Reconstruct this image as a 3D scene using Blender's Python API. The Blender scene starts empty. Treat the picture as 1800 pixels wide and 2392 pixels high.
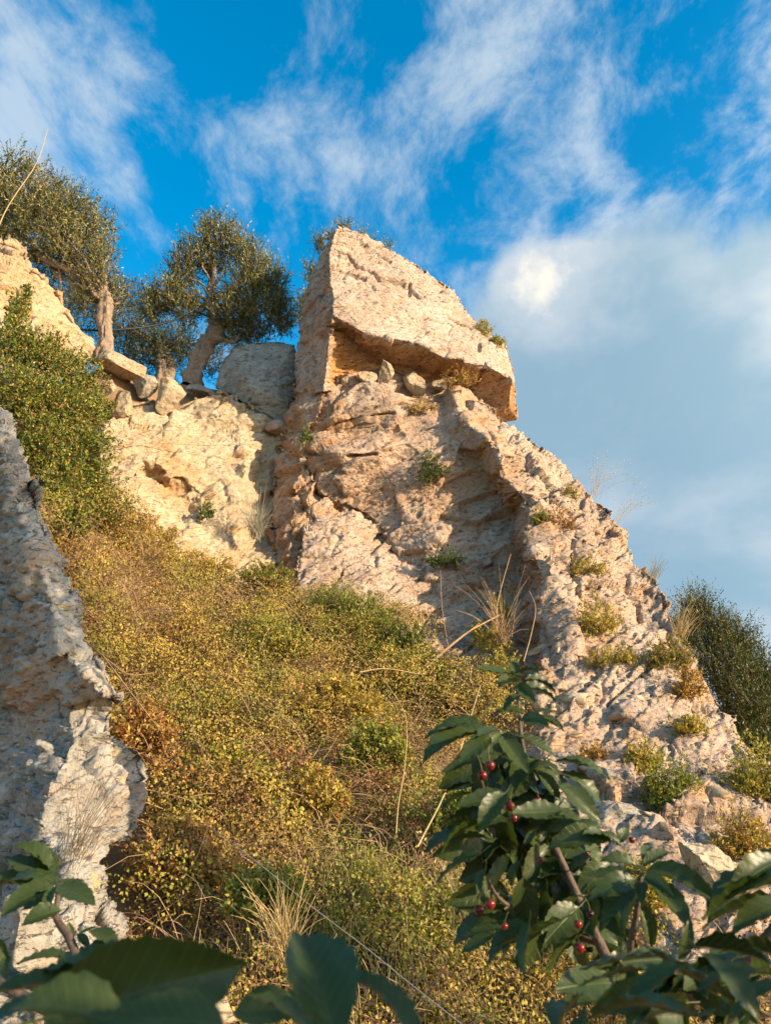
import bpy, math, random
import numpy as np
from mathutils import Vector, Matrix, Quaternion
from mathutils.geometry import delaunay_2d_cdt

# ------------------------------------------------------------------ scene, camera, sky, sun
S = bpy.context.scene
COL = S.collection
rnd = random.Random(7)
R = np.random.default_rng(7)
PITCH = math.radians(20.0)
FPX = 1841.0                       # focal length in photograph pixels
CAM = Vector((0.0, 0.0, 3.0))
cd = bpy.data.cameras.new('camera')
cd.sensor_fit = 'VERTICAL'; cd.sensor_height = 36.0
cd.lens = 36.0 * FPX / 2392.0
cd.clip_start = 0.05; cd.clip_end = 5000
cd.dof.use_dof = True; cd.dof.focus_distance = 12.0; cd.dof.aperture_fstop = 10.0
cam = bpy.data.objects.new('camera', cd); COL.objects.link(cam)
cam.location = CAM; cam.rotation_euler = (math.pi / 2 + PITCH, 0, 0)
S.camera = cam
S.view_settings.view_transform = 'Standard'; S.view_settings.look = 'None'
S.view_settings.gamma = 1.0; S.view_settings.use_curve_mapping = False
S.view_settings.exposure = 1.0
S.cycles.max_bounces = 6; S.cycles.diffuse_bounces = 4; S.cycles.transparent_max_bounces = 4
S.cycles.use_denoising = True

SUN_AZ = math.radians(65.0)        # to the right of straight behind the camera
SUN_EL = math.radians(17.0)
sdir = Vector((math.sin(SUN_AZ) * math.cos(SUN_EL), -math.cos(SUN_AZ) * math.cos(SUN_EL), math.sin(SUN_EL)))
ld = bpy.data.lights.new('sun', 'SUN'); ld.energy = 4.8; ld.angle = math.radians(0.53)
ld.color = (1.0, 0.785, 0.52)
sun = bpy.data.objects.new('sun', ld); COL.objects.link(sun)
sun.rotation_euler = sdir.to_track_quat('Z', 'Y').to_euler(); sun.location = (8, -6, 14)

def ray(u, v):
    x = (u - 900.0) / FPX; y = (1196.0 - v) / FPX
    return Vector((x, math.cos(PITCH) - y * math.sin(PITCH), math.sin(PITCH) + y * math.cos(PITCH)))
def at(u, v, Y):
    d = ray(u, v)
    return CAM + d * (Y / d.y)
def proj(P):                       # world points (n,3) -> photograph pixels
    d = np.asarray(P) - np.array(CAM)
    f = d[:, 1] * math.cos(PITCH) + d[:, 2] * math.sin(PITCH)
    up = -d[:, 1] * math.sin(PITCH) + d[:, 2] * math.cos(PITCH)
    f = np.maximum(f, 1e-3)
    return 900 + FPX * d[:, 0] / f, 1196 - FPX * up / f

class NT:                          # small node-tree helper
    def __init__(s, nt): s.nt = nt; nt.nodes.clear()
    def n(s, t, **kw):
        nd = s.nt.nodes.new(t)
        for k, val in kw.items():
            if k == 'i':
                for kk, vv in val.items():
                    if isinstance(vv, bpy.types.NodeSocket): s.nt.links.new(vv, nd.inputs[kk])
                    else: nd.inputs[kk].default_value = vv
            else: setattr(nd, k, val)
        return nd
    def math(s, op, a, b=0.0, c=0.0, clamp=False):
        return s.n('ShaderNodeMath', operation=op, use_clamp=clamp, i={0: a, 1: b, 2: c}).outputs[0]
    def mix(s, f, a, b, blend='MIX'):
        return s.n('ShaderNodeMix', data_type='RGBA', blend_type=blend, i={0: f, 6: a, 7: b}).outputs[2]
    def ramp(s, f, lo, hi, a=0.0, b=1.0):
        return s.n('ShaderNodeMapRange', interpolation_type='SMOOTHSTEP', i={0: f, 1: lo, 2: hi, 3: a, 4: b}).outputs[0]
    def noise(s, vec, scale, detail=4.0, rough=0.55, dist=0.0, col=False):
        nd = s.n('ShaderNodeTexNoise', i={'Vector': vec, 'Scale': scale, 'Detail': detail, 'Roughness': rough, 'Distortion': dist})
        return nd.outputs['Color' if col else 0]
    def link(s, a, b): s.nt.links.new(a, b)
def rgb(r, g, b): return (r, g, b, 1.0)

W = bpy.data.worlds.new('World'); S.world = W; W.use_nodes = True
w = NT(W.node_tree)
sky = w.n('ShaderNodeTexSky', sky_type='NISHITA', sun_disc=False, sun_elevation=SUN_EL,
          sun_rotation=math.pi - SUN_AZ, altitude=200.0, air_density=1.0, dust_density=0.8, ozone_density=2.0)
geo = w.n('ShaderNodeTexCoord').outputs['Generated']
D = w.n('ShaderNodeVectorMath', operation='NORMALIZE', i={0: geo}).outputs[0]
sep = w.n('ShaderNodeSeparateXYZ', i={0: D})
zc = w.math('MAXIMUM', w.math('ADD', sep.outputs[2], 0.12), 0.10)
flat = w.n('ShaderNodeCombineXYZ', i={0: w.math('DIVIDE', sep.outputs[0], zc), 1: w.math('DIVIDE', sep.outputs[1], zc), 2: 0.0}).outputs[0]
warp = w.noise(flat, 1.6, 3, 0.5, col=True)
wv = w.n('ShaderNodeVectorMath', operation='MULTIPLY_ADD', i={0: warp, 1: (0.28, 0.28, 0.28), 2: flat}).outputs[0]
stretch = w.n('ShaderNodeMapping', i={'Vector': wv, 'Rotation': (0, 0, math.radians(38)), 'Scale': (1.0, 0.55, 1.0), 'Location': (0.35, 0.8, 0.0)}).outputs[0]
n1 = w.noise(stretch, 9.5, 8, 0.66, 0.0)
n2 = w.noise(stretch, 5.4, 3, 0.5)
def blob(u, v, r0, r1, gain):      # a cloud mass around one direction of the sky
    c = ray(u, v).normalized()
    dot = w.n('ShaderNodeVectorMath', operation='DOT_PRODUCT', i={0: D, 1: tuple(c)}).outputs['Value']
    return w.ramp(dot, math.cos(math.radians(r1)), math.cos(math.radians(r0)), 0.0, gain)
def total(f, blobs):
    for q in blobs: f = w.math('ADD', f, blob(*q))
    return f
wisp = total(w.math('ADD', w.math('MULTIPLY', n1, 0.85), w.math('MULTIPLY', n2, 0.45)),
             ((10, 110, 2, 12, 0.13), (120, 330, 1, 8, 0.13), (1600, 200, 5, 18, 0.05), (820, 330, 3, 11, 0.05), (330, 520, 2, 9, -0.12), (560, 60, 1, 6, -0.10), (300, 60, 1, 5, -0.08), (440, 400, 1, 5, -0.06)))
wisp = w.math('MULTIPLY', w.ramp(wisp, 0.585, 0.93), 0.72)
n3 = w.noise(D, 7.0, 6, 0.55, 0.3)
bankf = total(w.math('MULTIPLY', w.math('SUBTRACT', n3, 0.5), 1.5),
              ((1780, 1150, 6, 19, 0.85), (1380, 1050, 5, 15, 0.75), (1240, 790, 2, 9, 0.6), (1620, 800, 4, 12, 0.6), (1500, 1520, 8, 18, 0.9), (1262, 640, 0.5, 4, 0.35)))
dens = w.math('MULTIPLY', w.ramp(bankf, 0.22, 0.75), 0.95)
# thick cloud white, hollow undersides blue-grey, brighter and warmer towards the sun; one bright cumulus head
bank = w.noise(w.n('ShaderNodeMapping', i={'Vector': D, 'Scale': (1.0, 1.0, 1.6)}).outputs[0], 4.2, 5, 0.5)
ccol = w.mix(w.ramp(bank, 0.40, 0.78), rgb(0.32, 0.49, 0.62), rgb(0.74, 0.80, 0.87))
hw = w.n('ShaderNodeVectorMath', operation='MULTIPLY_ADD', i={0: w.n('ShaderNodeVectorMath', operation='SUBTRACT', i={0: w.noise(D, 16.0, 4, 0.6, col=True), 1: (0.5, 0.5, 0.5)}).outputs[0], 1: (0.12, 0.12, 0.12), 2: D}).outputs[0]
hd = w.n('ShaderNodeVectorMath', operation='DISTANCE', i={0: hw, 1: tuple(ray(1262, 640).normalized())}).outputs['Value']
head = w.ramp(hd, 0.042, 0.008)
ccol = w.mix(w.math('MULTIPLY', w.ramp(hd, 0.13, 0.02), 0.55), ccol, rgb(0.85, 0.88, 0.92))
ccol = w.mix(head, ccol, rgb(1.06, 1.01, 0.90))
sd = w.n('ShaderNodeVectorMath', operation='DOT_PRODUCT', i={0: D, 1: tuple(sdir)}).outputs['Value']
glow = w.math('POWER', w.math('MAXIMUM', sd, 0.0), 1.5)
lit = w.mix(glow, rgb(5.0, 5.0, 5.0), rgb(20.0, 16.0, 11.5))
ccol = w.mix(1.0, ccol, lit, 'MULTIPLY')
wcol = w.mix(1.0, rgb(0.70, 0.80, 0.88), lit, 'MULTIPLY')
tint = w.n('ShaderNodeHueSaturation', i={'Hue': 0.487, 'Saturation': 1.47, 'Value': 1.66, 'Color': sky.outputs[0]}).outputs[0]
fin = w.mix(w.math('MAXIMUM', dens, head), w.mix(wisp, tint, wcol), ccol)
SKY_STRENGTH = 0.10
bg = w.n('ShaderNodeBackground', i={'Color': fin, 'Strength': SKY_STRENGTH})
wo = w.n('ShaderNodeOutputWorld'); w.link(bg.outputs[0], wo.inputs[0])

# ------------------------------------------------------------------ numpy noise
def _h(ix, iy, iz, seed):
    h = (ix.astype(np.int64) * 374761393 + iy.astype(np.int64) * 668265263 + iz.astype(np.int64) * 2147483647 + seed * 974711) & 0xFFFFFFFF
    h = ((h ^ (h >> 13)) * 1274126177) & 0xFFFFFFFF
    h = ((h ^ (h >> 16)) * 2246822519) & 0xFFFFFFFF
    return ((h ^ (h >> 15)) & 0xFFFFFF) / float(0xFFFFFF)
def vnoise(P, seed=0):             # value noise in -1..1
    i = np.floor(P).astype(np.int64); f = P - i
    t = f * f * f * (f * (f * 6 - 15) + 10)
    out = 0
    for dx in (0, 1):
        wx = t[:, 0] if dx else 1 - t[:, 0]
        for dy in (0, 1):
            wy = t[:, 1] if dy else 1 - t[:, 1]
            for dz in (0, 1):
                wz = t[:, 2] if dz else 1 - t[:, 2]
                out = out + wx * wy * wz * _h(i[:, 0] + dx, i[:, 1] + dy, i[:, 2] + dz, seed)
    return out * 2 - 1
def fbm(P, octs=4, seed=0, gain=0.5):
    a, s, o = 1.0, 0.0, 0
    for k in range(octs):
        o = o + a * vnoise(P * (2.03 ** k) + 17.3 * k, seed + k); s += a; a *= gain
    return o / s
def worley(P, seed=0):             # F2-F1, random of the nearest cell, height of a plane tilted at random in that cell
    i = np.floor(P).astype(np.int64)
    n = len(P); f1 = np.full(n, 9.0); f2 = np.full(n, 9.0); rc = np.zeros(n); tl = np.zeros(n)
    for dx in (-1, 0, 1):
        for dy in (-1, 0, 1):
            for dz in (-1, 0, 1):
                cx, cy, cz = i[:, 0] + dx, i[:, 1] + dy, i[:, 2] + dz
                h0 = _h(cx, cy, cz, seed); h1 = _h(cx, cy, cz, seed + 1); h2 = _h(cx, cy, cz, seed + 2); h3 = _h(cx, cy, cz, seed + 3)
                ex, ey, ez = P[:, 0] - cx - h0, P[:, 1] - cy - h1, P[:, 2] - cz - h2
                d = np.sqrt(ex * ex + ey * ey + ez * ez)
                c = d < f1
                f2 = np.where(c, f1, np.minimum(f2, d)); rc = np.where(c, h3, rc); f1 = np.where(c, d, f1)
                g = lambda h, k: ((h * k) % 1.0) * 2 - 1
                tl = np.where(c, ex * g(h3, 917.0) + ey * g(h3, 5333.0) + ez * g(h3, 24697.0), tl)
    return f2 - f1, rc, tl

# ------------------------------------------------------------------ mesh helpers
def set_props(o, label=None, cat=None, group=None, kind=None):
    if label: o['label'] = label
    if cat: o['category'] = cat
    if group: o['group'] = group
    if kind: o['kind'] = kind
    return o
def empty(name, loc, label, cat, group=None):
    o = bpy.data.objects.new(name, None); COL.objects.link(o); o.location = loc
    o.empty_display_size = 0.2
    return set_props(o, label, cat, group)
def raw_mesh(name, V, F, smooth=True, col=None):
    """V (n,3), F (m,3) or (m,4) arrays -> mesh; col (n,3) stored as attribute 'tint'"""
    V = np.asarray(V, np.float32); F = np.asarray(F, np.int32)
    m = bpy.data.meshes.new(name); k = F.shape[1]
    m.vertices.add(len(V)); m.vertices.foreach_set('co', V.ravel())
    m.loops.add(F.size); m.loops.foreach_set('vertex_index', F.ravel())
    m.polygons.add(len(F)); m.polygons.foreach_set('loop_start', np.arange(0, F.size, k, dtype=np.int32))
    if smooth: m.polygons.foreach_set('use_smooth', np.ones(len(F), bool))
    if col is not None:
        a = m.attributes.new('tint', 'FLOAT_COLOR', 'POINT')
        a.data.foreach_set('color', np.concatenate([np.asarray(col, np.float32), np.ones((len(V), 1), np.float32)], 1).ravel())
    m.update(calc_edges=True); m.validate()
    return m
def obj(name, mesh, mat=None, parent=None, **props):
    o = bpy.data.objects.new(name, mesh); COL.objects.link(o)
    if mat is not None and not mesh.materials: mesh.materials.append(mat)
    if parent is not None:
        o.parent = parent
        o.matrix_parent_inverse = Matrix.Translation(-parent.location) if parent.type == 'EMPTY' else Matrix()
    return set_props(o, **props)
def vnormals(V, F):
    fn = np.cross(V[F[:, 1]] - V[F[:, 0]], V[F[:, 2]] - V[F[:, 0]])
    N = sum(np.stack([np.bincount(F[:, k], fn[:, j], len(V)) for j in range(3)], 1) for k in range(3))
    return N / np.maximum(np.linalg.norm(N, axis=1, keepdims=True), 1e-9)
def edges_of(F, n):
    a = F[:, [0, 1, 2]].ravel(order='F').astype(np.int64); b = F[:, [1, 2, 0]].ravel(order='F').astype(np.int64)
    key = np.minimum(a, b) * n + np.maximum(a, b)
    return key
def refine(V, F, L, iters=12):
    """split every triangle edge longer than L (L may be a function of the rows of V at edge midpoints; columns past 3 are interpolated along)"""
    for _ in range(iters):
        nv = len(V)
        U, inv = np.unique(edges_of(F, nv), return_inverse=True); inv = inv.ravel()
        U = np.stack([U // nv, U % nv], 1)
        ln = np.linalg.norm(V[U[:, 0], :3] - V[U[:, 1], :3], axis=1)
        lim = L((V[U[:, 0]] + V[U[:, 1]]) / 2) if callable(L) else L
        long = ln > lim
        if not long.any(): break
        mid = np.full(len(U), -1); mid[long] = nv + np.arange(long.sum())
        V = np.concatenate([V, (V[U[long, 0]] + V[U[long, 1]]) / 2])
        n = len(F); M = np.stack([mid[inv[:n]], mid[inv[n:2 * n]], mid[inv[2 * n:]]], 1)
        cnt = (M >= 0).sum(1); out = [F[cnt == 0]]
        f, m = F[cnt == 3], M[cnt == 3]
        out += [np.stack([f[:, 0], m[:, 0], m[:, 2]], 1), np.stack([m[:, 0], f[:, 1], m[:, 1]], 1),
                np.stack([m[:, 2], m[:, 1], f[:, 2]], 1), m]
        for k in range(3):
            s = (cnt == 1) & (M[:, k] >= 0); f, m = F[s], M[s]; a, b, c = f[:, k], f[:, (k + 1) % 3], f[:, (k + 2) % 3]; x = m[:, k]
            out += [np.stack([a, x, c], 1), np.stack([x, b, c], 1)]
            s = (cnt == 2) & (M[:, k] < 0); f, m = F[s], M[s]; a, b, c = f[:, k], f[:, (k + 1) % 3], f[:, (k + 2) % 3]
            y, z = m[:, (k + 1) % 3], m[:, (k + 2) % 3]
            out += [np.stack([a, b, y], 1), np.stack([a, y, z], 1), np.stack([z, y, c], 1)]
        F = np.concatenate(out)
    return V, F
def relax(V, F, it, lam=0.5):
    n = len(V); U = np.unique(edges_of(F, n)); a, b = U // n, U % n
    deg = np.maximum(np.bincount(a, minlength=n) + np.bincount(b, minlength=n), 1)
    for _ in range(it):
        A = np.stack([(np.bincount(a, V[b, k], n) + np.bincount(b, V[a, k], n)) / deg for k in range(3)], 1)
        V = V + lam * (A - V)
    return V
DIP = np.array(Matrix.Rotation(math.radians(24), 3, 'Y') @ Matrix.Rotation(math.radians(-14), 3, 'X'))
def polydist(u, v, lines):
    d = np.full(len(u), 1e9)
    for ln in lines:
        for (x0, y0), (x1, y1) in zip(ln[:-1], ln[1:]):
            dx, dy = x1 - x0, y1 - y0; t = np.clip(((u - x0) * dx + (v - y0) * dy) / (dx * dx + dy * dy), 0, 1)
            d = np.minimum(d, np.hypot(u - x0 - t * dx, v - y0 - t * dy))
    return d
def rockify(V, F, big=0.14, blk=0.07, sml=0.03, fine=0.012, seed=0, cell=0.9, flat=2.0, crack=0.05, chip=0.34, joints=(), jw=3.0, jd=0.08, strata=0.0, bed=0.17, warp=0.10, wob=2.0):
    """displace a refined solid: broad swells, bedded blocks with joints, chips, grain"""
    N = vnormals(relax(V, F, 6), F)
    Q = V @ DIP.T
    Q = Q * np.array([1, 1, flat])
    wq = Q + warp * np.stack([fbm(V * 1.3, 3, seed + 40), fbm(V * 1.3, 3, seed + 50), fbm(V * 1.3, 3, seed + 60)], 1)
    d = big * fbm(V * 0.55, 3, seed)
    if blk:                        # joint-bounded blocks, each with its own set-back and tilted face
        e, rc, tl = worley(wq / cell, seed + 5)
        d = d + blk * (rc * 2 - 1) + 1.5 * blk * tl - crack * np.exp(-e / 0.05)
    if sml:
        gate = 0.4 + 0.6 * np.clip(fbm(V * 0.9 + 5, 2, seed + 70) * 1.6 + 0.5, 0, 1)
        e, rc, tl = worley(wq / chip * np.array([1, 1, 1.9]) + 9.1, seed + 9)
        d = d + gate * (0.7 * sml * (rc * 2 - 1) + 1.7 * sml * tl - 0.35 * sml * np.exp(-e / 0.08))
        e, rc, tl = worley(wq / (chip * 0.45) * np.array([1, 1, 1.6]) + 3.7, seed + 13)
        d = d + gate * 0.9 * sml * tl
    d = d + fine * fbm(V * 7.0, 4, seed + 3, 0.6) + 0.4 * fine * np.abs(fbm(V * np.array([9, 9, 22.0]), 3, seed + 4))
    if strata:                     # thin beds of unequal strength stepping in and out
        t = (V @ DIP.T)[:, 2] / bed + 0.9 * fbm(V * 0.8, 3, seed + 90) + 0.25 * fbm(V * 4.0, 2, seed + 91)
        k = np.floor(t); fr = t - k; hh = _h(k, k * 0, k * 0, seed + 92)
        d = d + strata * (hh * 1.3 - 0.5 + (fr - 0.5) * 0.9) * (0.35 + 0.65 * np.clip(fbm(V * 1.3 + 3, 2, seed + 93) * 2 + 0.5, 0, 1))
    if joints:                     # named joints: open cracks a hand wide, carved where the rock is split
        u, v = proj(V)
        dist = polydist(u + wob * fbm(V * 3.0, 2, seed + 80), v + wob * fbm(V * 3.0, 2, seed + 81), joints)
        V2 = relax(V + N * d[:, None], F, 1, 0.15)
        return V2 - N * (jd * np.exp(-(dist / jw) ** 2) * np.clip(fbm(V * 2.1, 2, seed + 82) * 2.0 + 0.85, 0, 1))[:, None]
    return relax(V + N * d[:, None], F, 1, 0.15)
def solid(pts, nb, creases=(), thick=1.5, shrink=0.6, L=0.06, Lback=0.35, smooth=2, back=None):
    """closed rock: front sheet through pixel+distance points (first nb are its outline, in order), walls and back running away from the viewer"""
    co = [Vector((p[0], p[1])) for p in pts]
    edges = [(i, (i + 1) % nb) for i in range(nb)]
    for c in creases: edges += [(c[k], c[k + 1]) for k in range(len(c) - 1)]
    rv, re, rf, ov, oe, of = delaunay_2d_cdt(co, edges, [], 1, 1e-4)
    idx = [o[0] for o in ov]
    V = np.array([tuple(at(*p)) for p in pts]); F = []
    for f in rf:
        t = [idx[i] for i in f]
        a, b, c = (V[i] for i in t)
        if np.dot(np.cross(b - a, c - a), (a + b + c) / 3 - np.array(CAM)) > 0: t.reverse()
        F.append(t)
    area = sum(pts[i][0] * pts[(i + 1) % nb][1] - pts[(i + 1) % nb][0] * pts[i][1] for i in range(nb))
    B = V[:nb]; c0 = B.mean(0)
    bd = np.array(back if back is not None else (c0 - np.array(CAM)) / np.linalg.norm(c0 - np.array(CAM)), float)
    n0 = len(V)
    r1 = c0 + (B - c0) * (1 - 0.25 * (1 - shrink)) + bd * thick * 0.45
    r2 = c0 + (B - c0) * shrink + bd * thick
    V = np.concatenate([V, r1, r2, [c0 + bd * thick * 1.1]])
    rings = [np.arange(nb), n0 + np.arange(nb), n0 + nb + np.arange(nb)]
    for A, Bq in ((rings[0], rings[1]), (rings[1], rings[2])):
        for i in range(nb):
            j = (i + 1) % nb
            q = [[A[i], A[j], Bq[j]], [A[i], Bq[j], Bq[i]]]
            F += q if area < 0 else [t[::-1] for t in q]
    for i in range(nb):
        j = (i + 1) % nb
        t = [rings[2][i], rings[2][j], len(V) - 1]
        F.append(t if area < 0 else t[::-1])
    F = np.array(F)
    fr = np.zeros((len(V), 1)); fr[:n0] = 1.0; fr[n0:n0 + nb] = 0.35
    V, F = refine(np.concatenate([V, fr], 1), F, lambda M: np.where(M[:, 3] > 0.72, L, np.where(M[:, 3] > 0.45, 2.2 * L, Lback)))
    V = V[:, :3].copy()
    V = relax(V, F, smooth)
    return V, F
# ------------------------------------------------------------------ materials
def rock_mat(name, light, dark, ochre=0.3, lichen=0.2, pits=0.5, ochre_col=(0.46, 0.235, 0.085), bump=0.05, fine_scale=26.0):
    m = bpy.data.materials.new(name); m.use_nodes = True; t = NT(m.node_tree)
    P = t.n('ShaderNodeNewGeometry').outputs['Position']
    a = t.noise(P, 0.9, 6, 0.62); b = t.noise(P, 4.5, 6, 0.65, 0.4); c = t.noise(P, fine_scale, 4, 0.65)
    bed = t.n('ShaderNodeMapping', i={'Vector': P, 'Rotation': (0.2, -0.42, 0), 'Scale': (2.6, 2.6, 7)}).outputs[0]
    e = t.noise(bed, 1.6, 6, 0.68, 0.6)
    mixed = t.math('ADD', t.math('MULTIPLY', a, 0.55), t.math('MULTIPLY', b, 0.45))
    col = t.mix(t.ramp(mixed, 0.40, 0.60), rgb(*dark), rgb(*light))
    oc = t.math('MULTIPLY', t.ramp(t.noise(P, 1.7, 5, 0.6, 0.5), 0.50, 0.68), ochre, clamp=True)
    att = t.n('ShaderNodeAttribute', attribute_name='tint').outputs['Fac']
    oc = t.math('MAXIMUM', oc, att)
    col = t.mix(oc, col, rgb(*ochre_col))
    li = t.math('MULTIPLY', t.ramp(t.noise(P, 6.5, 3, 0.5, 0.3), 0.63, 0.70), lichen)
    col = t.mix(li, col, rgb(0.42, 0.33, 0.10))
    pt = t.math('MULTIPLY', t.ramp(t.noise(bed, 4.2, 5, 0.75, 0.5), 0.56, 0.64), pits)
    col = t.mix(pt, col, rgb(0.13, 0.10, 0.075))
    col = t.mix(0.5, col, t.mix(t.ramp(c, 0.3, 0.7), rgb(0.72, 0.70, 0.68), rgb(1.15, 1.13, 1.1)), 'MULTIPLY')
    hgt = t.math('ADD', t.math('ADD', t.math('MULTIPLY', e, 0.7), t.math('MULTIPLY', b, 0.7)), t.math('MULTIPLY', c, 0.30))
    hgt = t.math('SUBTRACT', hgt, t.math('MULTIPLY', pt, 0.4))
    dirt = t.math('MULTIPLY', t.ramp(t.noise(t.n('ShaderNodeMapping', i={'Vector': P, 'Scale': (1.6, 1.6, 0.45)}).outputs[0], 1.3, 5, 0.7, 0.4), 0.5, 0.72), 0.45)
    col = t.mix(dirt, col, rgb(dark[0] * 0.62, dark[1] * 0.62, dark[2] * 0.64))
    bp = t.n('ShaderNodeBump', i={'Strength': 1.0, 'Distance': bump, 'Height': hgt})
    bs = t.n('ShaderNodeBsdfPrincipled', i={'Base Color': col, 'Roughness': 0.92, 'Specular IOR Level': 0.2, 'Normal': bp.outputs[0]})
    t.link(bs.outputs[0], t.n('ShaderNodeOutputMaterial').inputs[0])
    return m
def plain_mat(name, col, rough=0.7, var=0.25, scale=8.0, trans=None, spec=0.3, tint=False, bump=0.0):
    m = bpy.data.materials.new(name); m.use_nodes = True; t = NT(m.node_tree)
    P = t.n('ShaderNodeNewGeometry').outputs['Position']
    c = t.n('ShaderNodeAttribute', attribute_name='tint').outputs['Color'] if tint else rgb(*col)
    nz = t.noise(P, scale, 4, 0.6)
    c = t.mix(1.0, c, t.mix(nz, rgb(1 - var, 1 - var, 1 - var), rgb(1 + var, 1 + var, 1 + var)), 'MULTIPLY')
    kw = {'Base Color': c, 'Roughness': rough, 'Specular IOR Level': spec}
    if bump: kw['Normal'] = t.n('ShaderNodeBump', i={'Strength': bump, 'Distance': 0.03, 'Height': nz}).outputs[0]
    bs = t.n('ShaderNodeBsdfPrincipled', i=kw); out = bs.outputs[0]
    if trans:
        tc = t.mix(1.0, c, rgb(1.5, 1.35, 0.55), 'MULTIPLY')
        tr = t.n('ShaderNodeBsdfTranslucent', i={'Color': tc})
        out = t.n('ShaderNodeMixShader', i={0: trans, 1: out, 2: tr.outputs[0]}).outputs[0]
    t.link(out, t.n('ShaderNodeOutputMaterial').inputs[0])
    return m
M_PINK = rock_mat('pink_cream_limestone', (0.51, 0.405, 0.33), (0.40, 0.30, 0.23), 0.28, 0.25, 0.9)
M_FACE = rock_mat('bedded_limestone', (0.485, 0.365, 0.28), (0.355, 0.25, 0.18), 0.5, 0.25, 0.7)
M_FLAKE = rock_mat('flaky_limestone', (0.50, 0.40, 0.28), (0.40, 0.30, 0.195), 0.40, 0.2, 0.35, bump=0.02)
M_CREAM = rock_mat('cream_limestone', (0.51, 0.41, 0.285), (0.41, 0.31, 0.195), 0.5, 0.25, 0.55)
M_GREY = rock_mat('grey_limestone', (0.43, 0.39, 0.33), (0.27, 0.24, 0.19), 0.15, 0.4, 0.7)
M_OUT = rock_mat('weathered_grey_limestone', (0.42, 0.385, 0.335), (0.27, 0.25, 0.215), 0.40, 0.6, 0.6, fine_scale=55.0)
M_EARTH = plain_mat('earth', (0.22, 0.14, 0.075), 0.95, 0.45, 3.0, bump=0.6)

# ------------------------------------------------------------------ ground: one sheet to the horizon
ctrl = []
def g(u, v, Y, dz=-0.45): p = at(u, v, Y); ctrl.append((p.x, p.y, p.z + dz))
for a in ((560, 1330, 12.4), (780, 1420, 11.7), (950, 1500, 11.2), (400, 1340, 11.7), (220, 1300, 9.9), (200, 1600, 8.0),
          (500, 1650, 8.8), (800, 1700, 8.9), (1050, 1650, 9.8), (1150, 1600, 10.6), (350, 1950, 6.7), (700, 2000, 7.0), (1000, 2000, 7.4), (1200, 1950, 8.2),
          (400, 2300, 5.4), (800, 2300, 5.7), (1200, 2300, 6.2), (1500, 2250, 6.4), (1750, 2250, 6.3), (120, 1050, 10.3), (60, 900, 10.2), (0, 800, 10.6), (200, 1000, 11.0),
          (1250, 2060, 8.0, 0.0), (1400, 2240, 6.9, 0.0), (1600, 2290, 6.4, 0.0), (1180, 1880, 9.2, 0.0), (1150, 1720, 10.3, 0.0), (1060, 1580, 11.5, 0.0), (1850, 2250, 6.6, 0.0)):
    g(*a)
ctrl += [(-8, 12.5, 10.6), (-6, 14, 10.9), (-2.5, 16.6, 11.0), (-8, 18, 11.0), (-3, 20, 10.2), (0, 19, 9.0), (-8, 30, 9), (0, 30, 7),
         (-5.6, 12.2, 7.6), (-4.6, 12.6, 6.2), (-3.4, 13.4, 6.2), (-2.2, 14.2, 6.4), (-5.5, 13.6, 11.05), (-4.6, 14.7, 11.1), (-4.25, 15.4, 11.55), (-3.2, 15.6, 11.4), (-2.2, 15.9, 11.0), (-5.0, 13.9, 10.9), (-3.6, 14.9, 10.9), (-4.2, 17, 11.5), (-6.5, 15, 11.2), (-0.5, 15.5, 8.5), (1.0, 14.8, 6.5), (2.5, 13.5, 4.8), (4, 12, 3.6), (5.5, 13, 3.2), (7, 14, 3.2), (5, 10, 2.6), (4.5, 8.5, 2.2), (3.2, 8.0, 1.8), (8, 9, 2.0), (9, 18, 3),
         (4, 18, 5), (6, 30, 3), (-7, 8, 6.5), (-5, 5.5, 3.0), (-4.5, 7, 5.2), (-9, 5, 4), (-3, 3.6, 0.2), (0, 3.4, 0.0), (3, 3.6, 0.1), (7, 5, 0.6),
         (0, 0, 0), (-5, 0, 0), (5, 0, 0), (0, -6, 0), (-10, -5, 0), (10, -5, 0), (14, 5, 0.5), (15, 15, 2), (-15, 5, 4), (-15, 15, 10), (-15, 30, 9), (15, 30, 2)]
CT = np.array(ctrl)
_K = np.linalg.norm(CT[:, None, :2] - CT[None, :, :2], axis=2)
_n = len(CT); _A = np.zeros((_n + 3, _n + 3)); _A[:_n, :_n] = _K + np.eye(_n) * -0.02
_A[:_n, _n] = 1; _A[:_n, _n + 1:] = CT[:, :2]; _A[_n, :_n] = 1; _A[_n + 1:, :_n] = CT[:, :2].T
_w = np.linalg.solve(_A, np.concatenate([CT[:, 2], [0, 0, 0]]))
def height(x, y):
    x = np.asarray(x, float); y = np.asarray(y, float); xs, ys = x.ravel(), y.ravel()
    ex, ey = np.clip(xs, -15, 15), np.clip(ys, -6, 30)
    k = np.sqrt((ex[:, None] - CT[None, :, 0]) ** 2 + (ey[:, None] - CT[None, :, 1]) ** 2)
    z = k @ _w[:_n] + _w[_n] + ex * _w[_n + 1] + ey * _w[_n + 2]
    far = np.sqrt((xs - ex) ** 2 + (ys - ey) ** 2)
    z = z * np.exp(-far / 40.0)
    return z.reshape(x.shape)
def axis(lo, hi, step, far):
    a = list(np.arange(lo, hi + 1e-6, step)); s = step
    while a[-1] < far: s *= 1.35; a.append(a[-1] + s)
    s = step
    while a[0] > -far: s *= 1.35; a.insert(0, a[0] - s)
    return np.array(a)
gx, gy = axis(-15, 15, 0.2, 1500), axis(-4, 26, 0.2, 1500)
GX, GY = np.meshgrid(gx, gy)
GZ = np.concatenate([height(GX[i:i + 20], GY[i:i + 20]) for i in range(0, len(gy), 20)])
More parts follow.
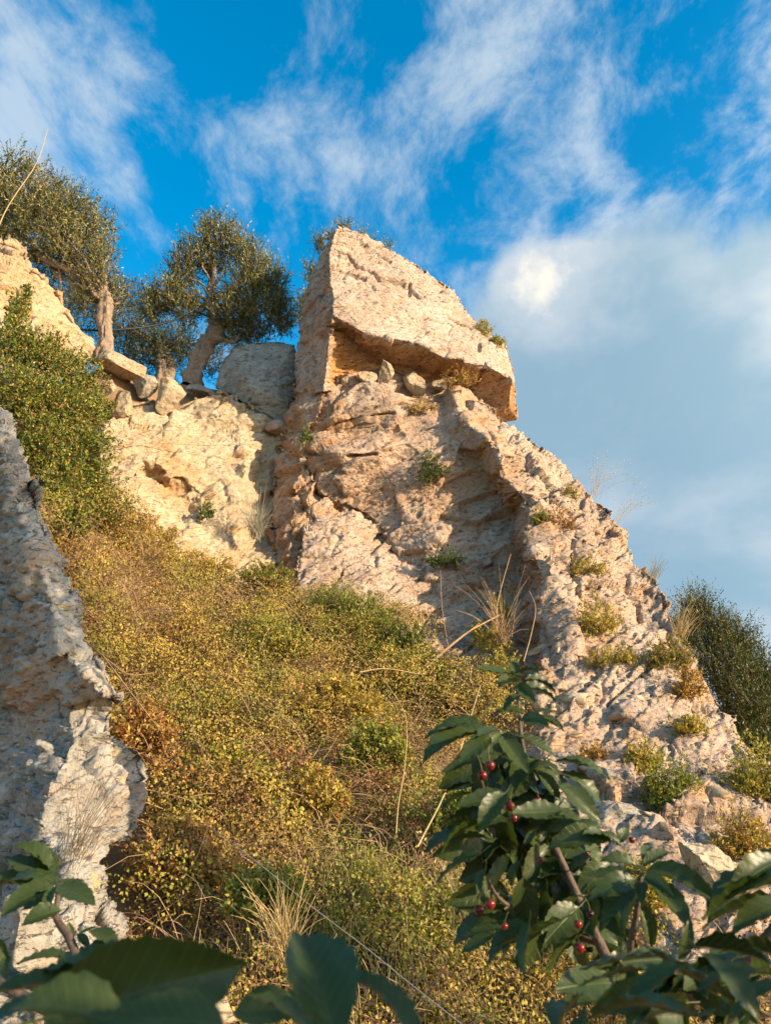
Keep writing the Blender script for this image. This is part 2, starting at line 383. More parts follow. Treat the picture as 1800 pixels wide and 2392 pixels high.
near = (np.abs(GX) < 15) & (GY < 26) & (GY > -4)
GZ = GZ + np.where(near, 0.09 * fbm(np.stack([GX.ravel() * 1.4, GY.ravel() * 1.4, 0 * GX.ravel()], 1), 4, 3).reshape(GX.shape), 0)
nx, ny = len(gx), len(gy)
ii = np.arange(nx * ny).reshape(ny, nx)
GF = np.stack([ii[:-1, :-1], ii[:-1, 1:], ii[1:, 1:], ii[1:, :-1]], -1).reshape(-1, 4)
obj('ground', raw_mesh('ground', np.stack([GX.ravel(), GY.ravel(), GZ.ravel()], 1), GF), M_EARTH, kind='structure')

# ------------------------------------------------------------------ rock masses
def rock(name, pts, nb, mat, label, creases=(), cat='rock', parent=None, tintf=None, rk=None, group=None, **kw):
    V, F = solid(pts, nb, creases, **kw)
    if rk is None: rk = {}
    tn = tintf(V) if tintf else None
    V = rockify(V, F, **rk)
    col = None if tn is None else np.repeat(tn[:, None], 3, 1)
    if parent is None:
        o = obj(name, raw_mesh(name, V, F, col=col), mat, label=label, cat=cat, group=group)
    else:
        o = obj(name, raw_mesh(name, V, F, col=col), mat, parent)
    return o
# overhanging block on top
cap = [(785, 535, 13.9), (827, 539, 14.2), (880, 566, 14.4), (936, 598, 14.55), (1012, 648, 14.7), (1058, 682, 14.8), (1091, 732, 14.85), (1130, 768, 14.9), (1167, 801, 14.95), (1182, 812, 14.95),
       (1200, 879, 14.75), (1207, 982, 15.1),
       (1150, 990, 15.2), (1100, 965, 15.05), (1054, 945, 14.9), (995, 930, 14.75), (949, 915, 14.6), (894, 905, 14.5), (810, 915, 14.3), (755, 915, 13.75),
       (725, 925, 14.1), (694, 917, 14.6), (690, 850, 14.8), (701, 774, 14.9), (713, 682, 15.0), (747, 606, 14.7)]
nb = len(cap)
ins = [(770, 585, 13.6), (768, 648, 13.4), (778, 690, 13.2), (776, 736, 13.05), (768, 795, 13.3),
       (852, 778, 13.25), (919, 791, 13.45), (978, 803, 13.6), (1033, 833, 13.8), (1104, 850, 14.05), (1133, 852, 14.15), (1196, 884, 14.4),
       (830, 800, 13.85), (800, 840, 13.85), (880, 840, 14.2), (960, 860, 14.4), (1050, 885, 14.6), (1130, 905, 14.75), (1165, 930, 14.8),
       (900, 690, 13.75), (1000, 750, 14.0), (1080, 800, 14.25), (735, 760, 14.1), (728, 850, 14.15), (1190, 950, 14.9)]
o0 = nb
arete = [0] + [o0 + i for i in range(5)] + [19]
lip = [o0 + 3] + list(range(o0 + 5, o0 + 12)) + [10]
def cap_tint(V):  # ochre stain below the lip, with warm bounce light put into its colour
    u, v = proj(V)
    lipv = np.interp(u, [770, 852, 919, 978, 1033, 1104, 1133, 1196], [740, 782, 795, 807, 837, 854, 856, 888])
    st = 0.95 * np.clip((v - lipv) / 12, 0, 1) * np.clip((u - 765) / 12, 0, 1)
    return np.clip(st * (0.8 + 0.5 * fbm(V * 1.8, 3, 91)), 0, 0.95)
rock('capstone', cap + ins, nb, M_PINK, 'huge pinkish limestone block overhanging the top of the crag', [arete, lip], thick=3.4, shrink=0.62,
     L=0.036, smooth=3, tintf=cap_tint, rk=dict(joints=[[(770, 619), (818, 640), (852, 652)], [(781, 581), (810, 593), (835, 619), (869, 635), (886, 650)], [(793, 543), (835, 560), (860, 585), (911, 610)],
     [(886, 652), (936, 661), (957, 677), (991, 707), (1028, 719), (1054, 749), (1096, 770)], [(789, 593), (789, 619)], [(991, 690), (991, 707)], [(1016, 698), (1018, 718)], [(957, 660), (957, 690)], [(1117, 803), (1121, 820)], [(1138, 845), (1131, 870), (1104, 912)],
     [(770, 760), (800, 772), (850, 790)], [(735, 720), (728, 800), (735, 880)], [(905, 650), (945, 660)]], jd=0.17, jw=2.7, strata=0.03, bed=0.24, big=0.08, blk=0.04, sml=0.022, fine=0.010, seed=11, cell=0.9, flat=3.2, crack=0.025, chip=0.3))
# narrow pillar left of the crack
pil = [(694, 900, 14.7), (725, 905, 14.2), (760, 900, 13.9), (752, 960, 13.8), (726, 1010, 13.75), (716, 1075, 13.7), (726, 1139, 13.65), (724, 1200, 13.5), (712, 1273, 13.3), (702, 1330, 13.0), (690, 1380, 12.8),
       (640, 1370, 13.2), (646, 1290, 13.5), (636, 1235, 13.8), (641, 1134, 14.2), (655, 1042, 14.5), (668, 1000, 14.6), (685, 950, 14.7)]
rock('rock_spire', pil + [(690, 1040, 13.85), (684, 1140, 13.6), (680, 1220, 13.35), (672, 1300, 13.1), (700, 960, 14.2), (685, 1175, 13.75)], len(pil), M_FACE,
     'narrow reddish rock pillar left of the long vertical crack', thick=2.2, L=0.045,
     tintf=lambda V: np.clip(0.35 + 0.5 * fbm(V * 1.5, 3, 33), 0, 0.6), rk=dict(big=0.12, blk=0.07, sml=0.03, fine=0.01, strata=0.03, seed=21, cell=0.6, chip=0.28))
# main crag: lit bulge, shaded hollow, ridge and the long right-hand slope
but = [(740, 930, 14.0), (762, 900, 13.95), (810, 880, 14.0), (860, 868, 14.1), (900, 862, 14.2), (950, 880, 14.3), (1000, 892, 14.45), (1050, 905, 14.6), (1100, 925, 14.75), (1150, 960, 14.9), (1180, 1000, 15.0),
       (1214, 1018, 14.8), (1250, 1040, 14.6), (1290, 1072, 14.4), (1325, 1105, 14.1), (1355, 1140, 13.9), (1402, 1187, 13.5), (1448, 1238, 13.2), (1468, 1285, 12.9), (1481, 1324, 12.7),
       (1524, 1353, 12.5), (1546, 1389, 12.2), (1560, 1440, 11.8), (1580, 1490, 11.4), (1612, 1540, 11.0), (1650, 1600, 10.6), (1690, 1680, 10.2), (1730, 1740, 9.8), (1790, 1800, 9.3), (1880, 1880, 8.9), (1900, 2100, 7.6), (1880, 2360, 6.6),
       (1600, 2390, 6.5), (1390, 2330, 7.0), (1220, 2130, 8.1), (1150, 1930, 9.3), (1110, 1760, 10.5), (1060, 1640, 11.6), (1000, 1500, 12.2), (930, 1420, 12.8), (840, 1330, 13.6), (760, 1250, 14.0),
       (730, 1200, 14.1), (722, 1139, 13.9), (713, 1075, 13.9), (722, 1010, 14.1)]
nb = len(but)
ridge = [(1040, 925, 14.6), (1068, 950, 13.95), (1098, 996, 13.62), (1164, 1046, 13.2), (1176, 1120, 13.08), (1240, 1172, 12.55), (1222, 1268, 12.35), (1276, 1345, 11.6), (1250, 1455, 11.5), (1262, 1560, 10.7), (1260, 1700, 9.9), (1260, 1850, 9.0), (1300, 2000, 8.0)]
hollow = [(1030, 990, 13.95), (1075, 1040, 13.85), (1120, 1090, 13.85), (1160, 1150, 13.75), (1190, 1210, 13.6), (1205, 1280, 13.4), (1228, 1360, 13.2), (1225, 1450, 12.7), (1210, 1560, 11.9),
          (1040, 1100, 13.65), (1080, 1180, 13.6), (1000, 1180, 13.5), (1120, 1260, 13.45), (1020, 1262, 13.2), (1100, 1350, 13.3), (1150, 1420, 13.0), (1060, 1230, 13.45), (1040, 1150, 13.6), (1150, 1330, 13.5)]
bulge = [(830, 930, 13.9), (950, 940, 14.1), (780, 985, 13.75), (850, 968, 13.7), (919, 958, 13.8), (800, 1010, 13.95), (870, 1000, 13.9), (980, 960, 14.1),
         (735, 1062, 13.6), (790, 1058, 13.35), (880, 1050, 13.35), (955, 1030, 13.75), (900, 1110, 13.7), (800, 1115, 13.6), (960, 1110, 13.75),
         (745, 1150, 13.7), (765, 1164, 13.7), (810, 1180, 13.72), (855, 1201, 13.68), (893, 1240, 13.55), (930, 1280, 13.45), (950, 1200, 13.5), (985, 1310, 13.3),
         (740, 1180, 14.1), (800, 1215, 14.1), (850, 1240, 14.0), (890, 1280, 13.8)]
slope = [(1200, 1050, 13.8), (1250, 1120, 13.3), (1300, 1180, 12.9), (1270, 1200, 12.6), (1350, 1240, 12.6), (1300, 1300, 12.1), (1400, 1330, 12.1), (1470, 1390, 12.0), (1330, 1430, 11.4), (1440, 1460, 11.4),
         (1520, 1500, 11.2), (1330, 1560, 10.6), (1450, 1600, 10.4), (1560, 1600, 10.5), (1350, 1700, 9.8), (1480, 1740, 9.6), (1620, 1740, 9.7), (1400, 1850, 8.9), (1550, 1880, 8.6), (1700, 1880, 8.7), (1500, 2020, 7.7), (1650, 2040, 7.6), (1780, 2050, 7.6),
         (1292, 1100, 14.1), (1310, 1150, 13.7), (1395, 1230, 13.1), (1500, 1400, 12.2)]
i0 = nb; RI = list(range(i0, i0 + len(ridge)))
i1 = i0 + len(ridge); i2 = i1 + len(hollow)
LIP2 = [i2 + k for k in (15, 16, 17, 18, 19, 20)]; LIP1 = [i2 + k for k in (2, 3, 4)]; LIP3 = [i2 + k for k in (8, 9, 10, 11)]
def but_tint(V):  # ochre painted into the hollow and recesses to warm their shade
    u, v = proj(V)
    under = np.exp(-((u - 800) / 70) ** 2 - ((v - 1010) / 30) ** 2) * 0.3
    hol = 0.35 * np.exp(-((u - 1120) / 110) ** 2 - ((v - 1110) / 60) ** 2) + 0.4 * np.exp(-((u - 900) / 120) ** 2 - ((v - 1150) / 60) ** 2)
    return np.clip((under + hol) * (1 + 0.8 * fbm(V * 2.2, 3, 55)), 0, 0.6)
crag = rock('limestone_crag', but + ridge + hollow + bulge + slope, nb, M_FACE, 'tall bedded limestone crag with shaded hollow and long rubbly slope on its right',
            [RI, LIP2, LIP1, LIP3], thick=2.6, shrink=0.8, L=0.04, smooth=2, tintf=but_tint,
            rk=dict(joints=[[(936, 1370), (1003, 1453)], [(1150, 984), (1175, 1026), (1207, 1036), (1236, 1083), (1272, 1144), (1283, 1173)], [(1333, 1266), (1340, 1324), (1344, 1396), (1358, 1450)], [(1459, 1338), (1466, 1374), (1488, 1396), (1499, 1450)],
                    [(1560, 1480), (1600, 1600), (1680, 1700)], [(780, 992), (850, 975), (919, 963)], [(717, 1060), (800, 1066), (880, 1062)], [(1080, 960), (1130, 1000), (1180, 1080)], [(1420, 1640), (1470, 1600), (1520, 1560)]], jw=4.0, jd=0.14, strata=0.06, bed=0.18, big=0.10, blk=0.085, sml=0.029, fine=0.012, seed=31, cell=1.0, flat=2.2, crack=0.035, chip=0.30))
# slab below the crack, half in shade
low = [(716, 1150, 13.85), (760, 1160, 13.95), (810, 1185, 13.95), (852, 1205, 13.9), (893, 1250, 13.75), (930, 1285, 13.65), (1000, 1310, 13.5), (1060, 1340, 13.2), (1120, 1400, 13.0), (1140, 1480, 12.6), (1090, 1580, 11.9),
       (1000, 1530, 11.7), (920, 1480, 11.8), (800, 1440, 12.0), (690, 1400, 12.3), (698, 1320, 12.8), (706, 1260, 13.1)]
rock('sloping_rock', low + [(740, 1210, 13.3), (800, 1240, 13.2), (860, 1300, 12.95), (920, 1370, 12.6), (980, 1430, 12.4), (800, 1340, 12.6), (880, 1400, 12.2), (740, 1310, 12.8), (960, 1340, 13.2), (1040, 1420, 12.9), (990, 1445, 12.7)], len(low), M_FACE,
     'slanting stepped slab at the foot of the crag, half sunlit half shaded', [(17, 18, 19, 20, 21)], thick=1.6, L=0.045,
     rk=dict(big=0.10, blk=0.06, sml=0.024, fine=0.012, strata=0.06, bed=0.13, seed=44, cell=0.7, flat=2.4, chip=0.22))
# grey boulder wedged behind the pillar
gb = [(503, 905, 15.0), (515, 855, 15.1), (545, 815, 15.2), (580, 803, 15.3), (640, 798, 15.4), (688, 806, 15.5), (700, 860, 15.4), (700, 990, 15.0), (655, 990, 14.9), (620, 968, 14.8), (580, 948, 14.75), (535, 918, 14.8)]
rock('boulder', gb + [(560, 860, 14.75), (620, 850, 14.8), (650, 920, 14.7), (590, 910, 14.6), (660, 850, 15.0)], len(gb), M_GREY,
     'big shaded grey boulder wedged between the capped crag and the olive tree', thick=2.0, shrink=0.7, L=0.05,
     rk=dict(big=0.10, blk=0.025, sml=0.012, fine=0.014, seed=52, cell=0.9, crack=0.03))
# pale slab wall under the olive trees
sl = [(235, 1000, 12.8), (262, 975, 13.2), (294, 955, 13.5), (357, 942, 13.8), (412, 958, 14.0), (450, 938, 14.3), (510, 918, 14.5), (570, 945, 14.6), (630, 985, 14.7), (668, 1010, 14.7), (668, 1080, 14.6), (660, 1140, 14.5), (655, 1240, 14.1), (640, 1320, 13.4),
      (600, 1420, 12.7), (520, 1420, 12.2), (440, 1400, 12.0), (340, 1400, 11.6), (260, 1360, 11.2), (225, 1200, 11.8)]
si = [(454, 985, 14.0), (520, 1010, 14.1), (568, 1070, 14.0), (620, 1080, 14.45), (560, 1110, 13.9), (562, 1200, 13.55), (470, 1080, 13.6), (350, 1010, 13.3), (290, 1030, 12.9),
      (328, 1072, 12.75), (374, 1085, 12.9), (400, 1118, 12.95), (433, 1112, 13.15), (475, 1152, 13.25), (470, 1190, 13.15), (345, 1105, 13.1), (390, 1140, 13.2), (440, 1190, 13.3), (400, 1200, 12.8),
      (330, 1150, 12.4), (520, 1290, 13.0), (420, 1270, 12.4), (330, 1260, 12.0), (500, 955, 14.1), (560, 985, 14.2), (500, 1160, 13.6), (610, 1250, 13.95), (605, 1160, 14.25), (585, 1300, 13.2)]
k0 = len(sl)
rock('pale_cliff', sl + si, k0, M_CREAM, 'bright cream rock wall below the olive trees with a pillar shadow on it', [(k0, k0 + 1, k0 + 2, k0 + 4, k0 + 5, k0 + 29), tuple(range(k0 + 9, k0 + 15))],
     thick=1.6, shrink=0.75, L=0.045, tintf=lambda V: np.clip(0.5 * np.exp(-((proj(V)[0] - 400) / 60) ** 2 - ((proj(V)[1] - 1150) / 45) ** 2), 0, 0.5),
     rk=dict(big=0.08, blk=0.08, sml=0.045, fine=0.012, strata=0.03, bed=0.22, seed=61, cell=0.75, chip=0.32, crack=0.04))
# pale ledge at the upper left
up = [(-120, 540, 11.0), (-40, 556, 11.3), (0, 566, 11.4), (30, 574, 11.5), (56, 592, 11.55), (64, 622, 11.6), (92, 640, 11.7), (112, 664, 11.8), (138, 690, 11.9), (148, 718, 12.0), (166, 745, 12.1), (184, 776, 12.2), (212, 800, 12.4),
      (215, 830, 12.2), (150, 880, 11.4), (80, 920, 10.9), (0, 900, 10.6), (-120, 880, 10.2)]
rock('rock_ledge', up + [(20, 640, 11.0), (70, 700, 11.15), (120, 760, 11.35), (160, 800, 11.6), (0, 740, 10.8), (60, 800, 10.9), (-60, 680, 10.7), (30, 600, 11.3), (62, 640, 11.35), (100, 690, 11.55)], len(up), M_CREAM,
     'bright yellow-cream rock ledge under the larger olive tree', [(25, 26, 27)], thick=2.4, shrink=0.7, L=0.045,
     tintf=lambda V: np.clip(0.25 + 0.4 * fbm(V * 1.2, 3, 12), 0, 0.45), rk=dict(big=0.12, blk=0.06, sml=0.03, fine=0.016, seed=71, cell=0.6))
# grey outcrop close on the left
lo = [(-160, 930, 8.1), (-30, 945, 7.4), (10, 960, 7.0), (28, 990, 6.95), (40, 1022, 6.9), (55, 1106, 6.75), (76, 1148, 6.65), (80, 1190, 6.6), (102, 1236, 6.5), (128, 1300, 6.45), (160, 1354, 6.42), (178, 1404, 6.4), (184, 1460, 6.36), (190, 1510, 6.3),
      (228, 1542, 6.22), (252, 1584, 6.16), (275, 1630, 6.16), (252, 1658, 6.35), (248, 1710, 6.4), (275, 1744, 6.6), (312, 1777, 6.7), (334, 1836, 6.7), (338, 1878, 6.65), (310, 1937, 6.5), (290, 1964, 6.4), (255, 1970, 6.2),
      (225, 2010, 6.0), (242, 2040, 6.1), (240, 2075, 6.0), (224, 2130, 5.8), (270, 2180, 5.8), (298, 2240, 5.7), (300, 2330, 5.3), (100, 2420, 5.0), (-160, 2420, 5.2), (-200, 1700, 7.6), (-200, 1300, 7.9)]
li = [(0, 1030, 7.1), (30, 1150, 6.9), (62, 1250, 6.7), (105, 1350, 6.45), (130, 1450, 6.33), (155, 1535, 6.3), (205, 1575, 6.15), (245, 1622, 6.12),
      (205, 1655, 6.45), (150, 1660, 6.4), (165, 1730, 6.25), (130, 1800, 6.05), (105, 1870, 5.95), (95, 1950, 5.85), (150, 2010, 5.75),
      (0, 1300, 7.2), (30, 1450, 6.95), (60, 1560, 6.7), (80, 1620, 6.75), (0, 1680, 7.0), (20, 1790, 6.6), (60, 1850, 6.3), (0, 1950, 6.4), (40, 2000, 6.0), (80, 2060, 5.9), (0, 2150, 5.9), (120, 2150, 5.6), (200, 2080, 5.75), (180, 2240, 5.3), (60, 2280, 5.2),
      (200, 1860, 6.15), (270, 1850, 6.35), (230, 1940, 6.1), (110, 2090, 5.95)]
lo = [lo[0]] + [(u_, v_, Y_ + 0.30) for u_, v_, Y_ in lo[1:18]] + lo[18:]
k0 = len(lo)
rock('rock_outcrop', lo + li, k0, M_OUT, 'rough grey outcrop close by on the left, only its right flank sunlit', [tuple(range(k0, k0 + 8)), tuple(range(k0 + 10, k0 + 15))],
     thick=1.5, shrink=0.8, L=0.026, smooth=9, tintf=None, rk=dict(big=0.06, blk=0.05, sml=0.028, fine=0.010, strata=0.012, bed=0.2, seed=81, cell=0.5, flat=1.5, crack=0.02, chip=0.18))
# ------------------------------------------------------------------ loose stones
def inpoly(u, v, poly):
    u = np.asarray(u); v = np.asarray(v); r = np.zeros(u.shape, bool); j = len(poly) - 1
    for i in range(len(poly)):
        xi, yi = poly[i]; xj, yj = poly[j]
        r ^= ((yi > v) != (yj > v)) & (u < (xj - xi) * (v - yi) / (yj - yi + 1e-12) + xi); j = i
    return r
def boulder_mesh(name, seed, sx, sy, sz, L=0.05, amp=0.06, cuts=11):
    """angular stone: a sphere trimmed by random planes, then weathered"""
    q = np.random.default_rng(seed)
    t = (1 + 5 ** 0.5) / 2
    V = np.array([(-1, t, 0), (1, t, 0), (-1, -t, 0), (1, -t, 0), (0, -1, t), (0, 1, t), (0, -1, -t), (0, 1, -t), (t, 0, -1), (t, 0, 1), (-t, 0, -1), (-t, 0, 1)], float)
    V /= np.linalg.norm(V[0])
    F = np.array([(0, 11, 5), (0, 5, 1), (0, 1, 7), (0, 7, 10), (0, 10, 11), (1, 5, 9), (5, 11, 4), (11, 10, 2), (10, 7, 6), (7, 1, 8), (3, 9, 4), (3, 4, 2), (3, 2, 6), (3, 6, 8), (3, 8, 9), (4, 9, 5), (2, 4, 11), (6, 2, 10), (8, 6, 7), (9, 8, 1)])
    for _ in range(20):
        e = np.linalg.norm(V[F[:, 0]] - V[F[:, 1]], axis=1).max() * max(sx, sy, sz)
        if e <= L: break
        V, F = refine(V, F, e / max(sx, sy, sz) * 0.6, 1); V /= np.linalg.norm(V, axis=1, keepdims=True)
    for _ in range(cuts):
        n = q.normal(size=3); n /= np.linalg.norm(n); c = q.uniform(0.32, 0.66)
        d = V @ n - c; V = V - np.where(d > 0, d, 0)[:, None] * n * 0.92
    V = V * np.array([sx, sy, sz])
    N = vnormals(V, F); s = min(sx, sy, sz)
    V = V + N * (amp * s * fbm(V / s * 0.9, 3, seed) + 0.06 * s * fbm(V / s * 4, 3, seed + 1))[:, None]
    return V, F
def stone(u, v, Y, w_px, h_px, mat, label, seed, depth=0.8, rz=0.0, group=None, name='stone'):
    c = at(u, v, Y); k = (c - CAM).length / FPX
    V, F = boulder_mesh(name, seed, w_px * k / 2, depth * (w_px + h_px) * k / 4, h_px * k / 2, L=max(0.03, 2.2 * k * 2))
    V = V @ np.array(Matrix.Rotation(rz, 3, 'Y')).T
    o = obj(name, raw_mesh(name, V, F), mat, label=label, cat='stone', group=group); o.location = c
    return o
RIM = 'stones along the rim under the olive trees'
stone(295, 862, 13.6, 150, 85, M_CREAM, 'largest flat cream stone on the rim right of the left olive trunk', 3, rz=0.15, group=RIM)
stone(338, 912, 13.7, 70, 75, M_GREY, 'small greyish stone squeezed between two cream rim stones', 8, group=RIM)
stone(397, 926, 13.75, 92, 92, M_CREAM, 'rounded cream stone perched at the right end of the rim', 12, rz=0.5, group=RIM)
stone(288, 945, 13.3, 80, 84, M_CREAM, 'cream stone under the largest rim stone, at the top of the wall', 15, group=RIM)
stone(480, 915, 14.7, 90, 52, M_GREY, 'low grey stone in front of the grey boulder, left end', 18, rz=0.3, group=RIM)
stone(250, 905, 13.1, 50, 60, M_CREAM, 'small cream stone left of the rim stones beside the shrub', 22, group=RIM)
stone(655, 1003, 14.6, 70, 50, M_FACE, 'small pinkish stone jammed below the grey boulder', 25)
CR = 'loose stones under the overhanging block'
stone(898, 868, 14.0, 60, 75, M_CREAM, 'pointed pale stone under the middle of the overhang', 31, group=CR)
stone(972, 890, 14.2, 55, 80, M_CREAM, 'bright wedge stone right of the pointed one under the overhang', 34, rz=-0.5, group=CR)
stone(1030, 903, 14.4, 50, 45, M_CREAM, 'small bright stone under the overhang, beside the dry shrub', 37, group=CR)
stone(1068, 930, 14.4, 55, 60, M_FACE, 'brownish stone under the overhang at the head of the ridge', 39, group=CR)
stone(1112, 960, 14.35, 95, 70, M_PINK, 'long pale stone under the right part of the overhang', 41, rz=0.5, group=CR)
stone(1176, 1008, 14.55, 48, 85, M_PINK, 'upright oval stone below the right end of the overhanging block', 44, rz=-0.15, group=CR)
stone(1205, 1045, 14.4, 55, 70, M_PINK, 'stone just right of and below the upright oval one', 46, rz=0.4, group=CR)
stone(850, 880, 13.9, 60, 40, M_CREAM, 'low yellowish stone under the left part of the overhang', 48, group=CR)
stone(1655, 2040, 7.35, 150, 210, M_CREAM, 'pale grey boulder at the foot of the slope beside the right cherry leaves', 52, rz=-0.4, name='boulder')
stone(1440, 1900, 8.5, 170, 130, M_GREY, 'grey boulder at the foot of the slope behind the cherry branch', 55, rz=0.2, name='boulder')
stone(1395, 1810, 9.0, 120, 90, M_OUT, 'smaller grey boulder just above the one behind the cherry branch', 58, name='boulder')
stone(1545, 1945, 8.0, 70, 60, M_FACE, 'brown stone between the two grey boulders at the slope foot', 60)
stone(195, 2250, 5.3, 200, 110, M_CREAM, 'cream stone at the foot of the grey outcrop, behind the left sprig', 62, rz=0.1)
stone(60, 2170, 5.2, 190, 190, M_GREY, 'grey stone at the left edge behind the left sprig', 65, name='boulder')
stone(520, 2375, 5.0, 90, 70, M_CREAM, 'small pale stone in the dry grass at the bottom edge', 67)

# flakes and blocks standing proud of the crag's right-hand slope
SLOPE = [(1080, 975), (1150, 1010), (1265, 1100), (1370, 1205), (1450, 1335), (1515, 1410), (1550, 1515), (1660, 1705), (1770, 1830), (1790, 2150), (1500, 2200), (1290, 2030), (1255, 1850), (1255, 1560), (1262, 1400), (1225, 1200), (1160, 1080)]
cm = crag.data
cv = np.zeros(len(cm.vertices) * 3, np.float32); cm.vertices.foreach_get('co', cv); cv = cv.reshape(-1, 3).astype(float)
cf = np.zeros(len(cm.polygons) * 3, np.int32); cm.polygons.foreach_get('vertices', cf); cf = cf.reshape(-1, 3)
fc = cv[cf].mean(1); fnn = np.cross(cv[cf[:, 1]] - cv[cf[:, 0]], cv[cf[:, 2]] - cv[cf[:, 0]]); far_ = np.linalg.norm(fnn, axis=1); fnn /= np.maximum(far_, 1e-9)[:, None]
facing = ((fc - np.array(CAM)) * fnn).sum(1) < 0
fu, fv = proj(fc)
ok = facing & inpoly(fu, fv, SLOPE) & (far_ < 0.02)
cand = np.where(ok)[0]; pw = far_[cand] / far_[cand].sum()
def flake_shape(seed):
    q = np.random.default_rng(seed); n = int(q.integers(5, 8)); a = np.sort(q.uniform(0, 2 * math.pi, n) * 0.35 + np.arange(n) * 2 * math.pi / n * 0.65 + 0.4)
    r = q.uniform(0.7, 1.1, n); top = np.stack([r * np.cos(a), r * np.sin(a) * 0.72, 0.30 + q.uniform(-0.14, 0.14, n)], 1)
    bot = top * np.array([0.86, 0.86, 0]) + np.stack([q.uniform(-.1, .1, n), q.uniform(-.1, .1, n), -0.30 + q.uniform(-.1, .1, n)], 1)
    V = np.concatenate([top, bot, [[q.uniform(-.2, .2), q.uniform(-.2, .2), 0.40]], [[0, 0, -0.35]]])
    F = []
    for i in range(n):
        j = (i + 1) % n; F += [(i, n + i, n + j), (i, n + j, j), (2 * n, i, j), (2 * n + 1, n + j, n + i)]
    return V, np.array(F)
FL = [flake_shape(100 + k) for k in range(14)]
FLM = [raw_mesh('stone', V, F, smooth=False) for V, F in FL]
for m in FLM: m.materials.append(M_FLAKE)
bedn = np.array(DIP.T @ np.array([0, 0, 1.0]))
def flake_frame(n, q):
    z = bedn * 0.9 + n * 0.55 + q.normal(size=3) * 0.22; z /= np.linalg.norm(z)
    x = np.array([0.9, -0.25, -0.55]) + q.normal(size=3) * 0.35; x -= z * (x @ z); x /= np.linalg.norm(x)
    return np.stack([x, np.cross(z, x), z], 1)
pick = R.choice(cand, 210, p=pw, replace=False)
for i in pick:
    B = flake_frame(fnn[i], R); s = R.uniform(0.08, 0.19) * (1.2 if fv[i] > 1500 else 1.0)
    sc = np.array([s * R.uniform(0.9, 1.5), s * R.uniform(0.7, 1.1), s * R.uniform(0.35, 0.75)])
    c = fc[i] - fnn[i] * s * 0.30
    o = bpy.data.objects.new('stone', FLM[int(R.integers(0, 14))]); COL.objects.link(o); o.parent = crag
    M = Matrix(np.block([[B * sc, c[:, None]], [np.zeros((1, 3)), np.ones((1, 1))]]).tolist()); o.matrix_basis = M
def flakes_mesh(name, cand, pw, count, s0, s1, mat, parent, squash=(0.3, 0.7)):
    VV, FF, n = [], [], 0
    for i in R.choice(cand, count, p=pw):
        V, F = FL[int(R.integers(0, 14))]; B = flake_frame(fnn[i], R); s = R.uniform(s0, s1)
        sc = np.array([s * R.uniform(0.9, 1.6), s * R.uniform(0.7, 1.1), s * R.uniform(*squash)])
        VV.append((V * sc) @ B.T + fc[i] - fnn[i] * s * 0.28); FF.append(F + n); n += len(V)
    return obj(name, raw_mesh(name, np.concatenate(VV), np.concatenate(FF), smooth=False), mat, parent, kind='stuff')
flakes_mesh('rubble', cand, pw, 2600, 0.03, 0.085, M_FLAKE, crag)
FACE = [(770, 930), (1000, 930), (1060, 960), (1150, 1080), (1230, 1200), (1262, 1400), (1150, 1560), (1000, 1460), (900, 1300), (740, 1150)]
ok2 = facing & inpoly(fu, fv, FACE) & (far_ < 0.02); c2 = np.where(ok2)[0]
flakes_mesh('scree', c2, far_[c2] / far_[c2].sum(), 1500, 0.02, 0.06, M_FACE, crag, (0.25, 0.5))

# ------------------------------------------------------------------ leaves, twigs, shrubs
def unit(a): return a / np.maximum(np.linalg.norm(a, axis=1, keepdims=True), 1e-9)
def leaf_quads(C, A, N, ln, wd, cup=0.15):
    """diamond leaves: centre C, axis A, normal N, length, width -> V, F"""
    A = unit(A); N = unit(N - A * (N * A).sum(1, keepdims=True)); B = np.cross(N, A)
    ln = np.broadcast_to(ln, len(C))[:, None]; wd = np.broadcast_to(wd, len(C))[:, None]
    V = np.stack([C - A * ln / 2, C + B * wd / 2 + N * wd * cup - A * ln * 0.05, C + A * ln / 2 - N * ln * 0.08, C - B * wd / 2 + N * wd * cup - A * ln * 0.05], 1).reshape(-1, 3)
    return V, np.arange(len(V)).reshape(-1, 4)
def tube(pts, r0, r1, sides=5, closed=True):
    P = np.asarray(pts, float); n = len(P); T = np.gradient(P, axis=0); T = unit(T)
    ref = np.array([0.3, 0.2, 1.0]); X = unit(np.cross(T, ref)); Y = np.cross(T, X)
    rr = (np.linspace(r0, r1, n) if np.isscalar(r0) else np.asarray(r0))[:, None, None]
    a = np.arange(sides) * 2 * math.pi / sides
    V = (P[:, None] + rr * (X[:, None] * np.cos(a)[None, :, None] + Y[:, None] * np.sin(a)[None, :, None])).reshape(-1, 3)
    i = np.arange(n - 1)[:, None] * sides; k = np.arange(sides)[None]; k2 = (k + 1) % sides
    F = np.stack([i + k, i + k2, i + sides + k2, i + sides + k], -1).reshape(-1, 4)
    V = np.concatenate([V, P[:1], P[-1:]]); m = len(V)
    cap0 = np.stack([np.full(sides, m - 2), (np.arange(sides) + 1) % sides, np.arange(sides), np.arange(sides)], 1)
    e = (n - 1) * sides
    cap1 = np.stack([np.full(sides, m - 1), e + np.arange(sides), e + (np.arange(sides) + 1) % sides, e + (np.arange(sides) + 1) % sides], 1)
    return V, F
def curve(p0, p1, sag, n=6, wob=0.0, q=R):
    p0 = np.asarray(p0, float); p1 = np.asarray(p1, float); t = np.linspace(0, 1, n)[:, None]
    P = p0 + (p1 - p0) * t + np.asarray(sag, float) * (4 * t * (1 - t))
    if wob: P[1:-1] += q.normal(size=(n - 2, 3)) * wob
    return P
